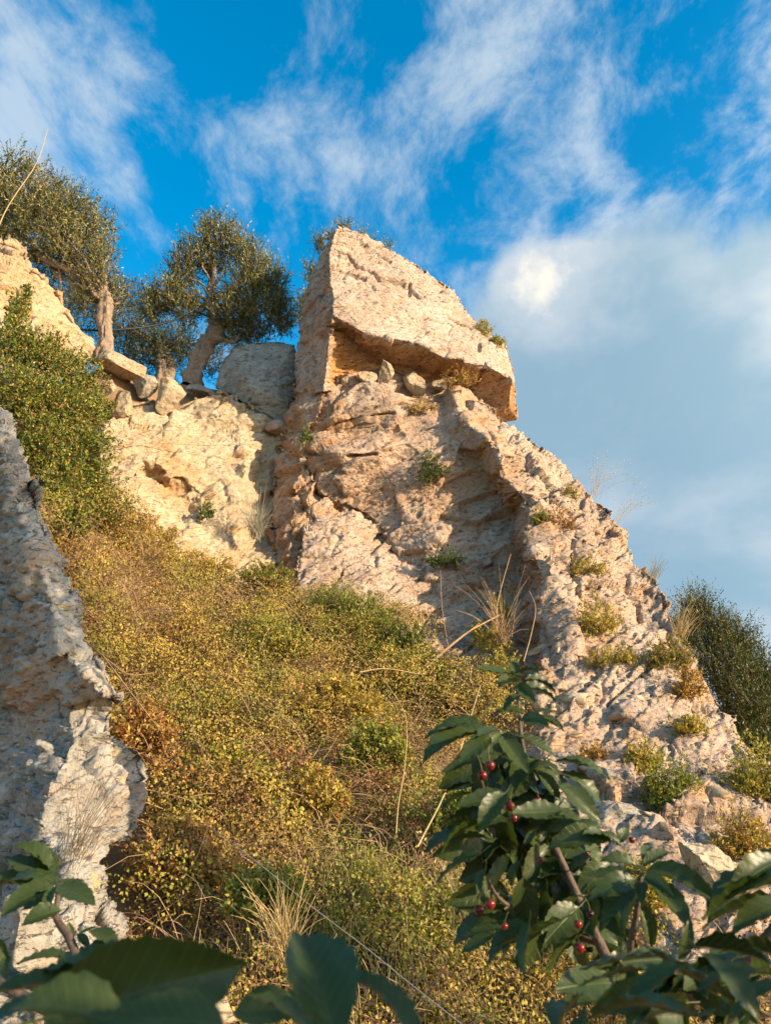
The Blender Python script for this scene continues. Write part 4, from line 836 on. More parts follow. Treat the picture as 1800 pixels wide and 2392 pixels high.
# ------------------------------------------------------------------ olive trees
def olive(label, trunk, radii, blobs, twigs, limbs=(), leafsize=(0.055, 0.095), pal=None, wts=None, depth=1.0, name='olive_tree', cat='tree', gnarl=0.18, group=None):
    T = smooth_path([tuple(at(*p)) for p in trunk], 60)
    base = T[0]; root = empty(name, Vector(base), label, cat, group)
    rr = np.interp(np.linspace(0, 1, 60), np.linspace(0, 1, len(radii)), radii)
    V, F = tube(T, rr, None, 26)
    ang = V - np.concatenate([np.repeat(T, 26, 0), T[:1], T[-1:]])
    V = V + ang * (gnarl * 5 * fbm(V * np.array([5, 5, 1.8]), 3, 400) + gnarl * 3 * np.abs(fbm(V * np.array([13, 13, 3.5]), 3, 405)) - gnarl)[:, None]
    obj('trunk', raw_mesh('trunk', V, F), M_BARK, root)
    parts = []; CC, AA, tw = [], [], []
    for ln in limbs:
        P = smooth_path([tuple(at(*p)) for p in ln[0]], 14); parts.append(tube(P, ln[1], ln[2], 7))
    tot = sum(b[3] * b[4] for b in blobs)
    for u, v, Y, rx, rz in blobs:
        c = np.array(at(u, v, Y)); k = np.linalg.norm(c - np.array(CAM)) / FPX; rx, wz = rx * k, rz * k
        # limb into the clump
        st = T[-1 - int(R.integers(0, 10))]
        parts.append(tube(curve(st, c, R.normal(0, 0.12, 3) + np.array([0, 0, 0.05]), 9, 0.03), max(0.025, rr[-1] * 0.35), 0.012, 6))
        m = max(10, int(twigs * rx * wz / (tot * k * k)))
        d = unit(R.normal(size=(m, 3))); q = R.uniform(0.2, 1, m) ** 0.55 * (1 + 0.30 * fbm(d * 2 + c, 2, 410))
        b = c + d * q[:, None] * np.array([rx, min(rx, wz) * depth, wz])
        dirs = unit(d * 0.55 + np.array([0, 0, 0.75]) + R.normal(0, 0.45, (m, 3)))
        L_ = R.uniform(0.25, 0.72, m)
        for j in range(m):
            nl = 13; t = np.linspace(0.1, 1, nl)
            side = unit(R.normal(size=(nl, 3)))
            pos = b[j] + dirs[j] * (t[:, None] - 0.45) * L_[j]
            ax = unit(dirs[j] * 0.9 + side * 0.75)
            CC.append(pos + ax * 0.03); AA.append(ax)
            if R.uniform() < 0.25: tw.append(tube(np.stack([b[j] - dirs[j] * 0.45 * L_[j], b[j] + dirs[j] * 0.1 * L_[j], b[j] + dirs[j] * 0.5 * L_[j]]), 0.006, 0.002, 3))
        for j in R.choice(m, min(m, 8), replace=False): parts.append(tube(curve(c, b[j], R.normal(0, 0.06, 3), 5), 0.014, 0.005, 4))
    C = np.concatenate(CC); A = np.concatenate(AA); m = len(C); sz = R.uniform(*leafsize, m)
    V, F = leaf_quads(C, A, R.normal(size=(m, 3)) + np.array([0, -0.2, 0.4]), sz, sz * 0.27)
    pal = pal or [(0.15, 0.145, 0.04), (0.23, 0.20, 0.06), (0.065, 0.08, 0.022), (0.33, 0.30, 0.18)]; wts = wts or [0.42, 0.25, 0.26, 0.07]
    cl = np.repeat(mixcol(m // 13, pal, wts, var=0.2), 13, 0) * R.uniform(0.8, 1.2, (m, 1))
    obj('crown', raw_mesh('crown', V, F, smooth=False, col=np.repeat(cl, 4, 0)), M_OLIVE, root)
    V, F = joinq(parts); obj('limb', raw_mesh('limb', V, F), M_BARK, root)
    V, F = joinq(tw); obj('twig', raw_mesh('twig', V, F), M_STEM, root, kind='stuff')
    return root
olive('large olive tree with straight pale trunk on the left skyline', [(240, 850, 13.5), (246, 800, 13.5), (244, 760, 13.5), (250, 720, 13.5), (246, 690, 13.5)], [0.18, 0.145, 0.13, 0.135, 0.125, 0.09],
      [(30, 400, 13.0, 45, 45), (60, 450, 13.1, 70, 65), (120, 470, 13.4, 60, 50), (150, 500, 13.4, 60, 65), (20, 500, 13.0, 70, 70), (100, 540, 13.2, 80, 70), (190, 520, 13.6, 45, 60), (235, 560, 13.6, 32, 70), (180, 590, 13.4, 60, 60), (230, 640, 13.5, 45, 65), (20, 580, 13.2, 60, 45), (110, 620, 13.6, 60, 40), (205, 690, 13.6, 40, 40), (-60, 480, 13.0, 70, 110), (265, 690, 13.7, 30, 40)],
      3500, limbs=[([(246, 700, 13.5), (205, 655, 13.5), (150, 625, 13.4), (95, 600, 13.3), (70, 560, 13.2)], 0.11, 0.05), ([(140, 622, 13.4), (143, 700, 13.5)], 0.04, 0.02), ([(248, 700, 13.5), (222, 690, 13.4), (210, 670, 13.4)], 0.05, 0.03), ([(246, 695, 13.5), (240, 620, 13.5), (225, 560, 13.5)], 0.09, 0.03)])
olive('gnarled olive tree with thick leaning trunk left of the grey boulder', [(450, 905, 15.4), (458, 850, 15.4), (478, 800, 15.4), (505, 770, 15.4), (503, 735, 15.4), (488, 705, 15.4)], [0.24, 0.21, 0.20, 0.21, 0.18, 0.12],
      [(512, 555, 15.2, 50, 40), (455, 595, 15.2, 48, 38), (560, 585, 15.3, 38, 42), (495, 620, 15.4, 35, 26), (425, 640, 15.3, 40, 36), (600, 630, 15.3, 42, 46), (640, 670, 15.4, 36, 55), (570, 680, 15.3, 60, 50), (610, 730, 15.3, 60, 48), (545, 740, 15.2, 50, 40), (395, 690, 15.3, 45, 40), (440, 720, 15.3, 45, 40), (360, 720, 15.3, 30, 48), (585, 780, 15.5, 50, 22), (490, 530, 15.3, 25, 22), (660, 740, 15.6, 28, 50)],
      3500, limbs=[([(505, 760, 15.4), (540, 760, 15.4), (570, 730, 15.4), (600, 690, 15.4)], 0.09, 0.04), ([(488, 705, 15.4), (500, 650, 15.3), (498, 600, 15.3)], 0.09, 0.04), ([(490, 720, 15.4), (440, 700, 15.4), (400, 690, 15.3)], 0.07, 0.03), ([(515, 790, 15.4), (545, 800, 15.3), (560, 780, 15.3)], 0.05, 0.02)], gnarl=0.26)
olive('dark olive tree farther back between the two skyline trunks', [(380, 905, 19.0), (385, 840, 19.0), (375, 800, 19.0)], [0.25, 0.2, 0.15],
      [(300, 690, 19, 50, 40), (290, 750, 19, 60, 50), (350, 790, 19, 60, 50), (400, 830, 19, 50, 50), (200, 740, 19, 60, 70), (160, 680, 19, 50, 50), (330, 840, 19, 50, 40), (420, 790, 19, 40, 50), (290, 810, 19, 50, 40), (490, 840, 19, 40, 50), (540, 790, 19, 60, 25)],
      2600, pal=[(0.06, 0.075, 0.028), (0.11, 0.115, 0.045), (0.04, 0.05, 0.02)], wts=[0.5, 0.25, 0.25])
olive('olive tree peeping out behind the top of the overhanging block', [(830, 900, 18.5), (830, 760, 18.5), (820, 680, 18.5)], [0.3, 0.24, 0.18],
      [(805, 532, 18.5, 16, 16), (845, 556, 18.5, 22, 13), (775, 552, 18.5, 16, 12), (748, 572, 18.5, 18, 22), (890, 582, 18.5, 26, 11), (728, 640, 18.5, 18, 34), (708, 720, 18.5, 24, 44), (820, 610, 18.5, 50, 40)], 800)
olive('dense dark green tree behind the right edge of the slope', [(1720, 1900, 14.5), (1715, 1750, 14.5), (1700, 1650, 14.5)], [0.2, 0.16, 0.1],
      [(1625, 1420, 14.3, 38, 34), (1600, 1480, 14.2, 40, 45), (1660, 1470, 14.3, 45, 50), (1710, 1500, 14.4, 50, 45), (1680, 1560, 14.2, 60, 60), (1745, 1560, 14.4, 50, 55), (1785, 1610, 14.5, 45, 55), (1730, 1640, 14.2, 60, 60), (1790, 1700, 14.4, 55, 70), (1740, 1740, 14.2, 60, 60), (1810, 1800, 14.2, 60, 70), (1830, 1640, 14.5, 50, 60)],
      5200, leafsize=(0.04, 0.075), pal=[(0.075, 0.095, 0.028), (0.13, 0.135, 0.035), (0.045, 0.06, 0.018)], wts=[0.45, 0.3, 0.25], name='bushy_tree')

# tall olive added out of view on the right to shade the outcrop
def pixelof(x, y, z): u, v = proj(np.array([[x, y, z]])); return float(u[0]), float(v[0]), y
def blobat(x, y, z, rx, rz): u, v, Y = pixelof(x, y, z); k = FPX / (Vector((x, y, z)) - CAM).length; return (u, v, Y, rx * k, rz * k)
olive('tall olive tree added out of view to shade the grey outcrop', [pixelof(5.6, 3.1, 0.4), pixelof(5.5, 3.2, 2.5), pixelof(5.3, 3.3, 4.6), pixelof(5.2, 3.3, 6.0)], [0.26, 0.2, 0.17, 0.13],
      [blobat(5.0 + dx, 3.3 + dy, z, r, r * 0.9) for dx, dy, z, r in ((0, 0, 8.2, 1.0), (0.5, -0.6, 7.4, 0.9), (-0.4, 0.5, 7.3, 0.9), (0.4, 0.7, 8.6, 0.8), (-0.3, -0.5, 8.8, 0.9), (0.2, 0.2, 9.4, 0.8), (-0.2, 0.9, 8.0, 0.8), (0.1, -0.9, 8.2, 0.8))], 1700)
# ------------------------------------------------------------------ cherry trees close to the camera
def cherry_leaf_mesh(seed, droop, fold, twist):
    q = np.random.default_rng(seed); rows, cols = 19, 7
    s = np.linspace(0, 1, rows); w_ = 0.235 * np.sin(math.pi * s ** 0.82) ** 0.8 * (1 - 0.12 * s); w_[0] = 0.004; w_[-1] = 0.001
    w_ *= np.where(s > 0.86, np.clip((1 - s) / 0.14, 0, 1) ** 0.35 * 0.75 + 0.25 * (1 - s) / 0.14, 1)
    c = np.linspace(-1, 1, cols); V = []
    for i in range(rows):
        ser = 1 + (0.05 if i % 2 else -0.03)
        tw = twist * (s[i] - 0.3)
        for cc in c:
            yy = cc * w_[i] * (ser if abs(cc) > 0.9 else 1); zz = fold * abs(cc) ** 1.4 * w_[i] - 0.016 * math.sin(s[i] * 34 - abs(cc) * 5.0) * abs(cc) * (0.3 + abs(cc))
            zz += 0.02 * math.sin(s[i] * 7 + seed) * cc
            V.append((s[i], yy * math.cos(tw) - zz * math.sin(tw), zz * math.cos(tw) + yy * math.sin(tw) + droop * 4 * s[i] * (1 - s[i])))
    V = np.array(V); F = []
    for i in range(rows - 1):
        for j in range(cols - 1): F.append((i * cols + j, (i + 1) * cols + j, (i + 1) * cols + j + 1, i * cols + j + 1))
    # petiole and midrib
    PV, PF = tube(np.array([(-0.22, 0, 0.01), (-0.1, 0, 0.0), (0, 0, -0.004), (0.3, 0, droop * 0.84 - 0.006), (0.6, 0, droop * 0.96 - 0.006), (0.93, 0, droop * 0.26 - 0.004)]), 0.011, 0.003, 4)
    F = np.concatenate([np.array(F), PF + len(V)]); V = np.concatenate([V, PV])
    return raw_mesh('leaf', V, F)
def leaf_mat(name, top, under):
    m = bpy.data.materials.new(name); m.use_nodes = True; t = NT(m.node_tree)
    G = t.n('ShaderNodeNewGeometry'); T = t.n('ShaderNodeTexCoord').outputs['Object']; sp = t.n('ShaderNodeSeparateXYZ', i={0: T})
    oi = t.n('ShaderNodeObjectInfo').outputs['Random']
    ay = t.math('ABSOLUTE', sp.outputs[1])
    vein = t.math('ABSOLUTE', t.math('SUBTRACT', t.math('FRACT', t.math('MULTIPLY', t.math('SUBTRACT', sp.outputs[0], t.math('MULTIPLY', ay, 0.9)), 9.5)), 0.5))
    vm = t.math('MAXIMUM', t.ramp(vein, 0.07, 0.02), t.ramp(ay, 0.012, 0.004))
    nz = t.noise(T, 9.0, 4, 0.6)
    up = t.mix(oi, rgb(*[x * 0.7 for x in top]), rgb(top[0] * 2.8, top[1] * 2.0, top[2] * 1.3))  # random tone per leaf; the bright yellowish end stands in for sunlit leaves
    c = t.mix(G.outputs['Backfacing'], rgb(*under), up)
    c = t.mix(t.math('MULTIPLY', vm, 0.6), c, rgb(0.075, 0.10, 0.03))
    c = t.mix(1.0, c, t.mix(nz, rgb(0.7, 0.72, 0.7), rgb(1.25, 1.2, 1.1)), 'MULTIPLY')
    spot = t.math('MULTIPLY', t.ramp(t.noise(T, 17.0, 3, 0.5, 0.3), 0.66, 0.72), t.ramp(oi, 0.3, 0.8))
    c = t.mix(t.math('MULTIPLY', spot, 0.8), c, rgb(0.12, 0.065, 0.02))
    hgt = t.math('ADD', t.math('MULTIPLY', vm, -0.6), t.math('MULTIPLY', nz, 0.3))
    bp = t.n('ShaderNodeBump', i={'Strength': 0.35, 'Distance': 0.004, 'Height': hgt})
    bs = t.n('ShaderNodeBsdfPrincipled', i={'Base Color': c, 'Roughness': 0.38, 'Specular IOR Level': 0.3, 'Normal': bp.outputs[0]})
    tr = t.n('ShaderNodeBsdfTranslucent', i={'Color': t.mix(1.0, c, rgb(1.4, 1.6, 0.5), 'MULTIPLY')})
    mx = t.n('ShaderNodeMixShader', i={0: 0.16, 1: bs.outputs[0], 2: tr.outputs[0]})
    t.link(mx.outputs[0], t.n('ShaderNodeOutputMaterial').inputs[0])
    return m
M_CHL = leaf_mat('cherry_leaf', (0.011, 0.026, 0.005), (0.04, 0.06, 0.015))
M_CHB = plain_mat('cherry_bark', (0.10, 0.07, 0.05), 0.7, 0.4, 30.0, bump=0.4)
M_CHS = plain_mat('cherry_stalk', (0.14, 0.13, 0.03), 0.6, 0.3, 30.0)
M_FRUIT = bpy.data.materials.new('cherry_skin'); M_FRUIT.use_nodes = True
_t = NT(M_FRUIT.node_tree); _oi = _t.n('ShaderNodeObjectInfo').outputs['Random']
_b = _t.n('ShaderNodeBsdfPrincipled', i={'Base Color': _t.mix(_oi, rgb(0.025, 0.003, 0.004), rgb(0.19, 0.018, 0.008)), 'Roughness': 0.2, 'Coat Weight': 0.0, 'Specular IOR Level': 0.4})
_t.link(_b.outputs[0], _t.n('ShaderNodeOutputMaterial').inputs[0])
CLM = [cherry_leaf_mesh(500 + k, d, f, tw) for k, (d, f, tw) in enumerate([(0.05, 0.35, 0.1), (0.09, 0.5, -0.25), (0.03, 0.2, 0.3), (0.12, 0.6, 0.0), (0.07, 0.8, 0.4), (-0.03, 0.4, -0.5), (0.10, 0.3, 0.6)])]
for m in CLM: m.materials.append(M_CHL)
prof = [(0.0, -0.97), (0.35, -0.92), (0.7, -0.68), (0.93, -0.3), (1.0, 0.1), (0.9, 0.52), (0.62, 0.82), (0.3, 0.92), (0.1, 0.84), (0.0, 0.78)]
fv_, ff_ = [], []
for i, (r, z) in enumerate(prof):
    for k in range(14): fv_.append((r * math.cos(k * math.pi / 7), r * math.sin(k * math.pi / 7), z))
for i in range(len(prof) - 1):
    for k in range(14): ff_.append((i * 14 + k, i * 14 + (k + 1) % 14, (i + 1) * 14 + (k + 1) % 14, (i + 1) * 14 + k))
FRM = raw_mesh('cherry', np.array(fv_), np.array(ff_)); FRM.materials.append(M_FRUIT)
SV, SF = tube(smooth_path([(0, 0, 0.8), (0.15, 0, 1.8), (0.5, 0.1, 3.0), (1.1, 0.1, 3.9)], 8), 0.09, 0.08, 5)
SKM = raw_mesh('stalk', SV, SF); SKM.materials.append(M_CHS)

def place_leaf(root, b, t, roll=0.0, kind=None, face=0.55, wide=1.0):
    b = Vector(b); t = Vector(t); x = (t - b); L_ = x.length; x.normalize()
    tocam = (CAM - (b + t) / 2).normalized()
    n = Vector((0, 0, 1)) * (1 - face) + tocam * face
    n = (n - x * n.dot(x)).normalized(); n.rotate(Quaternion(x, roll)); y = n.cross(x)
    o = bpy.data.objects.new('leaf', CLM[rnd.randrange(len(CLM)) if kind is None else kind]); COL.objects.link(o)
    o.parent = root; o.matrix_parent_inverse = Matrix.Translation(-root.location)
    M = Matrix((x * L_, y * L_ * wide, n * L_)).transposed().to_4x4(); M.translation = b; o.matrix_basis = M
    return o
def fruit(root, u, v, Y, r_px, stalk=True):
    c = at(u, v, Y); r = r_px * (c - CAM).length / FPX
    o = bpy.data.objects.new('cherry', FRM); COL.objects.link(o); o.parent = root; o.matrix_parent_inverse = Matrix.Translation(-root.location)
    o.matrix_basis = Matrix.Translation(c) @ Matrix.Rotation(rnd.uniform(0, 6.28), 4, 'Z') @ Matrix.Rotation(rnd.uniform(-0.3, 0.3), 4, 'X') @ Matrix.Scale(r, 4)
    if stalk:
        s = bpy.data.objects.new('stalk', SKM); COL.objects.link(s); s.parent = o
def branch(root, pts, r0, r1, name='branch'):
    P = smooth_path([tuple(p) for p in pts], 6 * len(pts)); V, F = tube(P, r0, r1, 8)
    V = V + 0.12 * r1 * fbm(V * 60, 2, 600)[:, None]
    obj(name, raw_mesh(name, V, F), M_CHB, root)
def c8(x, y): return 950 + 0.5105 * x, 1500 + 0.5105 * y
def c6(x, y): return 0.4204 * x, 1500 + 0.4204 * y
def c7(x, y): return 600 + 0.3604 * x, 1600 + 0.3604 * y

tree = empty('cherry_tree', Vector((0.62, 1.25, 0.0)), 'cherry tree with red fruit and glossy leaves close by at the lower right', 'tree')
def A8(x, y, Y): return at(*c8(x, y), Y)
fork = A8(1060, 1760, 1.32)
branch(tree, [(0.62, 1.25, 0.0), (0.60, 1.28, 0.9), (0.58, 1.30, 1.8), fork], 0.07, 0.03, 'trunk')
branch(tree, [fork, A8(900, 1420, 1.34), A8(760, 1120, 1.36), A8(620, 800, 1.38), A8(530, 480, 1.40), A8(500, 165, 1.42)], 0.010, 0.002)
branch(tree, [fork, A8(1020, 1450, 1.22), A8(1050, 1230, 1.18), A8(1066, 1070, 1.16)], 0.006, 0.003)
branch(tree, [fork, A8(1400, 1560, 1.1), A8(1650, 1350, 1.05), A8(1800, 1100, 1.05)], 0.012, 0.005)
branch(tree, [A8(760, 1120, 1.40), A8(560, 960, 1.42), A8(400, 800, 1.38), A8(330, 600, 1.3)], 0.005, 0.002)
branch(tree, [A8(880, 1380, 1.36), A8(640, 1300, 1.4), A8(430, 1180, 1.36), A8(360, 1060, 1.28)], 0.005, 0.002)
LEAVES = [  # base, tip (in an enlargement of the photograph), distance, distance change, roll, facing
    (490, 145, 300, 118, 1.40, -.02, .1, .35), (510, 135, 645, 128, 1.42, -.02, -.2, .3), (505, 185, 415, 215, 1.38, -.05, .3, .5), (535, 170, 685, 245, 1.42, .02, -.3, .5), (520, 205, 690, 290, 1.40, .02, -.2, .5),
    (505, 190, 590, 290, 1.38, -.03, .3, .6), (515, 240, 440, 320, 1.38, -.03, .4, .6), (540, 330, 395, 325, 1.38, .0, .2, .5), (560, 320, 700, 320, 1.4, .0, -.2, .4), (590, 350, 720, 410, 1.4, .0, -.3, .5), (520, 350, 660, 400, 1.36, -.05, -.1, .7), (500, 150, 480, 90, 1.42, .03, .2, .5),
    (285, 360, 80, 440, 1.32, .0, .1, .4), (340, 420, 60, 570, 1.32, -.02, .3, .5), (405, 395, 320, 430, 1.30, -.05, .4, .8), (385, 430, 235, 550, 1.28, -.02, .2, .75), (290, 540, 150, 600, 1.28, .0, .3, .5), (300, 640, 150, 700, 1.3, .02, .6, .4),
    (430, 420, 560, 605, 1.34, -.03, -.2, .7), (500, 430, 685, 525, 1.36, .0, -.3, .5), (555, 430, 620, 500, 1.38, .0, -.2, .6), (560, 560, 740, 690, 1.36, .0, -.3, .6), (675, 545, 920, 625, 1.36, .02, -.4, .5), (690, 600, 890, 745, 1.36, .03, -.5, .6), (600, 600, 700, 720, 1.34, .0, -.1, .7), (690, 650, 890, 835, 1.34, .0, -.4, .7),
    (450, 690, 325, 880, 1.22, -.02, .2, .95), (445, 685, 215, 755, 1.26, .0, .0, .5), (710, 770, 470, 780, 1.26, -.02, .0, .55), (730, 800, 560, 830, 1.26, .0, .1, .5), (930, 920, 790, 885, 1.22, -.02, .2, .5), (930, 910, 630, 950, 1.22, .0, .1, .6), (800, 820, 590, 810, 1.28, .0, .2, .45), (890, 850, 720, 850, 1.26, .0, .1, .5),
    (980, 940, 870, 870, 1.2, .0, .2, .5), (960, 930, 1010, 850, 1.22, .02, .2, .5), (590, 860, 530, 930, 1.26, .0, .2, .7),
    (340, 830, 160, 965, 1.28, .0, .7, .4), (300, 690, 150, 775, 1.3, .0, .6, .4), (340, 960, 135, 1100, 1.26, .0, .7, .5), (350, 1090, 150, 1215, 1.26, .0, .8, .4), (320, 830, 175, 840, 1.3, .0, .9, .4), (370, 900, 200, 920, 1.3, .0, .8, .4),
    (360, 1035, 345, 1160, 1.22, -.02, .6, .8), (520, 1000, 480, 1130, 1.3, .0, .5, .7),
    (1040, 1085, 825, 1185, 1.12, -.02, .15, .85), (1050, 1025, 875, 1005, 1.14, .0, .1, .6), (1045, 1060, 805, 1065, 1.16, .02, .2, .4), (1080, 1030, 1225, 965, 1.16, .02, -.1, .5), (1095, 1045, 1425, 1190, 1.13, -.03, -.25, .6), (1100, 1080, 1315, 1365, 1.10, -.04, -.4, .85), (1085, 1075, 1225, 1165, 1.10, -.04, -.2, .8), (1070, 1100, 1080, 1215, 1.10, -.03, .2, .9), (1045, 1095, 885, 1285, 1.13, -.02, .3, .8), (1055, 1100, 990, 1330, 1.16, .0, .6, .8), (1080, 1010, 1110, 935, 1.18, .03, .1, .4),
    (940, 1230, 880, 1330, 1.2, .0, .3, .8), (990, 1240, 990, 1330, 1.2, .0, .2, .8), (1060, 1200, 1120, 1400, 1.2, .0, -.5, .8), (520, 1390, 510, 1500, 1.3, .0, .3, .8), (560, 1280, 535, 1530, 1.26, -.03, .9, .7), (700, 1270, 410, 1385, 1.28, .0, .9, .5), (400, 1330, 245, 1425, 1.28, .0, .2, .7), (430, 1300, 255, 1350, 1.3, .0, .3, .5), (470, 1380, 440, 1480, 1.3, .0, .8, .7), (650, 1320, 620, 1460, 1.3, .0, .9, .7), (800, 1330, 640, 1560, 1.3, .0, 1.0, .6),
    (1720, 1000, 1460, 1185, 1.0, -.02, .2, .7), (1720, 1100, 1350, 1275, 1.0, -.02, .5, .5), (1720, 1190, 1480, 1335, 1.0, -.02, .2, .6), (1760, 960, 1490, 1110, 1.05, .0, .5, .4), (1740, 1230, 1350, 1320, 1.05, .0, .7, .4),
    (1080, 1500, 785, 1575, .80, -.02, .9, .6), (1110, 1590, 825, 1695, .72, -.02, -.1, .9), (1200, 1430, 790, 1500, .84, .0, .8, .5), (1300, 1400, 1680, 1480, .80, -.02, -.9, .5), (1500, 1640, 1080, 1385, .78, .0, .8, .5), (1340, 1420, 1620, 1745, .7, -.02, -.7, .8), (1300, 1700, 780, 1760, .66, .0, .8, .6), (1260, 1480, 1000, 1780, .7, .0, .7, .8),
    (1600, 1500, 1320, 1600, .7, .0, .6, .6), (1720, 1450, 1420, 1430, .85, .0, .8, .4), (1700, 1560, 1480, 1720, .75, .0, .7, .7), (1240, 1450, 1290, 1260, .95, .0, .8, .5)]
for bx, by, tx, ty, Y, dY, roll, face in LEAVES:
    place_leaf(tree, A8(bx, by, Y), A8(tx, ty, Y + dY), roll + rnd.uniform(-.15, .15), None, face, rnd.uniform(0.76, 0.96))
INN = [(300, 500), (520, 460), (700, 720), (880, 900), (1000, 1130), (980, 1340), (880, 1400), (560, 1420), (350, 1240), (300, 1000), (310, 750)]
k = 0
while k < 135:
    x, y = rnd.uniform(280, 1000), rnd.uniform(460, 1420)
    if not inpoly(np.array([x]), np.array([y]), INN)[0]: continue
    a = rnd.gauss(2.0, 0.8); L_ = rnd.uniform(190, 290); Y = rnd.uniform(1.34, 1.6)
    place_leaf(tree, A8(x, y - 60, Y), A8(x + math.cos(a) * L_, y - 60 + math.sin(a) * L_ * 0.9, Y + rnd.uniform(-.06, .04)), rnd.gauss(0.2, 0.6), None, rnd.uniform(.6, 1.0), 1.15); k += 1
BOT = [(620, 1760), (760, 1560), (900, 1440), (1120, 1400), (1320, 1420), (1700, 1430), (1700, 1780)]
k = 0
while k < 46:
    x, y = rnd.uniform(620, 1700), rnd.uniform(1400, 1780)
    if not inpoly(np.array([x]), np.array([y]), BOT)[0]: continue
    a = rnd.gauss(2.4, 1.2); L_ = rnd.uniform(190, 330); Y = rnd.uniform(0.85, 1.15)
    place_leaf(tree, A8(x, y, Y), A8(x + math.cos(a) * L_, y + abs(math.sin(a)) * L_ * 0.7, Y - rnd.uniform(0, .06)), rnd.gauss(0.4, 0.7), None, rnd.uniform(.25, .7)); k += 1
for x, y, Y, r in ((380, 565, 1.22, 27), (565, 325, 1.35, 22), (470, 750, 1.25, 24), (488, 806, 1.24, 20), (610, 995, 1.24, 17), (825, 970, 1.2, 14), (380, 1200, 1.2, 29), (446, 1300, 1.22, 20), (782, 1292, 1.2, 22), (838, 1245, 1.22, 19),
                   (1028, 905, 1.2, 16), (790, 1400, 1.22, 24), (1648, 1556, .95, 22), (600, 722, 1.3, 18), (330, 1225, 1.26, 25), (345, 610, 1.3, 24)):
    fruit(tree, *c8(x, y), Y, r * rnd.uniform(0.34, 0.45))

# unseen crown leaves and limb, added right of view to shade the near leaves
VV, FF, n_ = [], [], 0
lv = []
for m in CLM:
    a_ = np.zeros(len(m.vertices) * 3, np.float32); m.vertices.foreach_get('co', a_); lv.append(a_.reshape(-1, 3))
lf = np.zeros(len(CLM[0].polygons) * 4, np.int32); CLM[0].polygons.foreach_get('vertices', lf); lf = lf.reshape(-1, 4)
for i in range(520):
    d = R.normal(size=3); d /= np.linalg.norm(d); c_ = np.array([1.2, -0.12, 3.05]) + d * R.uniform(0.2, 1) ** 0.5 * np.array([0.50, 0.62, 0.60])
    x = unit(R.normal(size=(1, 3)) + [[0, 0, -0.6]])[0]; n = R.normal(size=3) + np.array([0, 0, 1.2]); n -= x * (n @ x); n /= np.linalg.norm(n)
    VV.append(lv[i % len(lv)] @ np.stack([x, np.cross(n, x), n]) * R.uniform(0.10, 0.14) + c_); FF.append(lf + n_); n_ += len(VV[-1])
obj('foliage', raw_mesh('foliage', np.concatenate(VV), np.concatenate(FF)), M_CHL, tree, kind='stuff')
branch(tree, [(0.59, 1.29, 1.6), (0.75, 0.9, 2.2), (0.95, 0.5, 2.6), (1.15, 0.1, 3.1)], 0.03, 0.008)

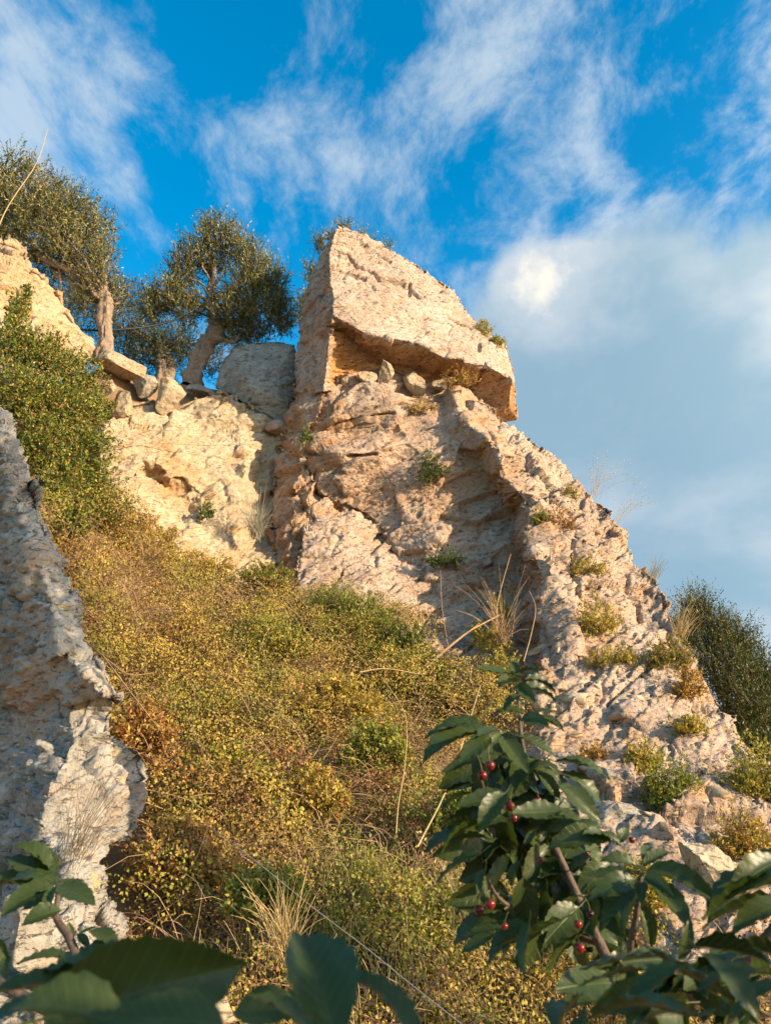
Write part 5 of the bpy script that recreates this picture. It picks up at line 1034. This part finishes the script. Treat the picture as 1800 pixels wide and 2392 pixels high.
sap = empty('cherry_sapling', Vector((-0.55, 1.15, 0.0)), 'leafy cherry sprig without fruit close by at the lower left', 'tree')
def A6(x, y, Y): return at(*c6(x, y), Y)
fork = A6(560, 2080, 1.25)
branch(sap, [(-0.55, 1.15, 0.0), (-0.5, 1.2, 1.0), (-0.42, 1.22, 2.0), fork], 0.03, 0.012, 'trunk')
branch(sap, [fork, A6(470, 1880, 1.28), A6(395, 1660, 1.3), A6(315, 1530, 1.32), A6(325, 1400, 1.33)], 0.009, 0.004)
branch(sap, [fork, A6(300, 2050, 1.0), A6(60, 1930, 0.95), A6(-150, 1800, 1.0)], 0.008, 0.004)
branch(sap, [fork, A6(700, 2200, 0.8), A6(1000, 2400, 0.55)], 0.008, 0.005)
for bx, by, tx, ty, Y, dY, roll, face in [
    (320, 1350, 535, 1465, 1.3, -.03, -.3, .6), (320, 1335, 475, 1325, 1.34, .0, -.1, .3), (300, 1360, 0, 1525, 1.3, -.03, .3, .6), (300, 1350, 120, 1490, 1.32, .0, .5, .7), (310, 1340, 30, 1190, 1.34, .02, .2, .5), (300, 1300, 190, 1140, 1.36, .03, .3, .5), (290, 1280, 60, 1130, 1.36, .0, .3, .5), (280, 1330, -40, 1290, 1.34, .0, .2, .5), (310, 1360, 260, 1520, 1.28, -.03, .6, .7),
    (330, 1400, 130, 1420, 1.3, .0, .3, .5), (345, 1490, 115, 1580, 1.26, -.02, .1, .6), (230, 1300, -60, 1400, 1.3, .0, .5, .5),
    (500, 1600, 655, 1690, 1.3, -.02, -.4, .6), (440, 1620, 540, 1580, 1.32, .0, -.1, .4), (520, 1660, 630, 1785, 1.3, -.03, -.2, .7), (400, 1640, 380, 1550, 1.32, .0, .2, .6), (430, 1620, 500, 1700, 1.3, .0, -.2, .7), (450, 1690, 480, 1770, 1.3, .0, .1, .8), (400, 1650, 320, 1700, 1.34, .0, .5, .5),
    (370, 1740, 90, 1790, 1.2, -.02, .3, .4), (360, 1720, 370, 1840, 1.2, -.03, .3, .7), (50, 1740, 35, 1880, 1.1, -.02, .5, .7), (-40, 1650, 60, 1780, 1.1, .0, .4, .6), (420, 1860, 130, 1900, 1.05, -.02, .5, .4), (560, 1860, 730, 1820, 1.05, .0, -.2, .3),
    (250, 2090, 1395, 1775, .50, .03, .25, .75), (900, 1935, 150, 1915, .62, .0, .4, .35), (520, 2010, -60, 1950, .60, .0, .5, .5), (700, 2180, 30, 2050, .46, .0, .4, .6), (330, 2080, 1000, 1960, .56, .02, .5, .5), (1250, 2140, 560, 2100, .44, .0, .3, .7), (200, 1990, -80, 2110, .55, .0, .3, .6),
    (1380, 2100, 1690, 1990, .75, .0, -.2, .5), (1300, 2060, 1720, 2060, .72, .0, .2, .5)]:
    place_leaf(sap, A6(bx, by, Y), A6(tx, ty, Y + dY), roll, None, face, rnd.uniform(0.95, 1.2))
def A7(x, y, Y): return at(*c7(x, y), Y)
place_leaf(sap, A7(520, 2330, .50), A7(255, 1595, .56), 0.25, 4, .85, 1.15)
place_leaf(sap, A7(1040, 2330, .52), A7(560, 1870, .55), 0.8, 1, .7, 0.9)
place_leaf(sap, A7(500, 2330, .60), A7(-60, 2010, .62), 0.5, 0, .5, 1.0)
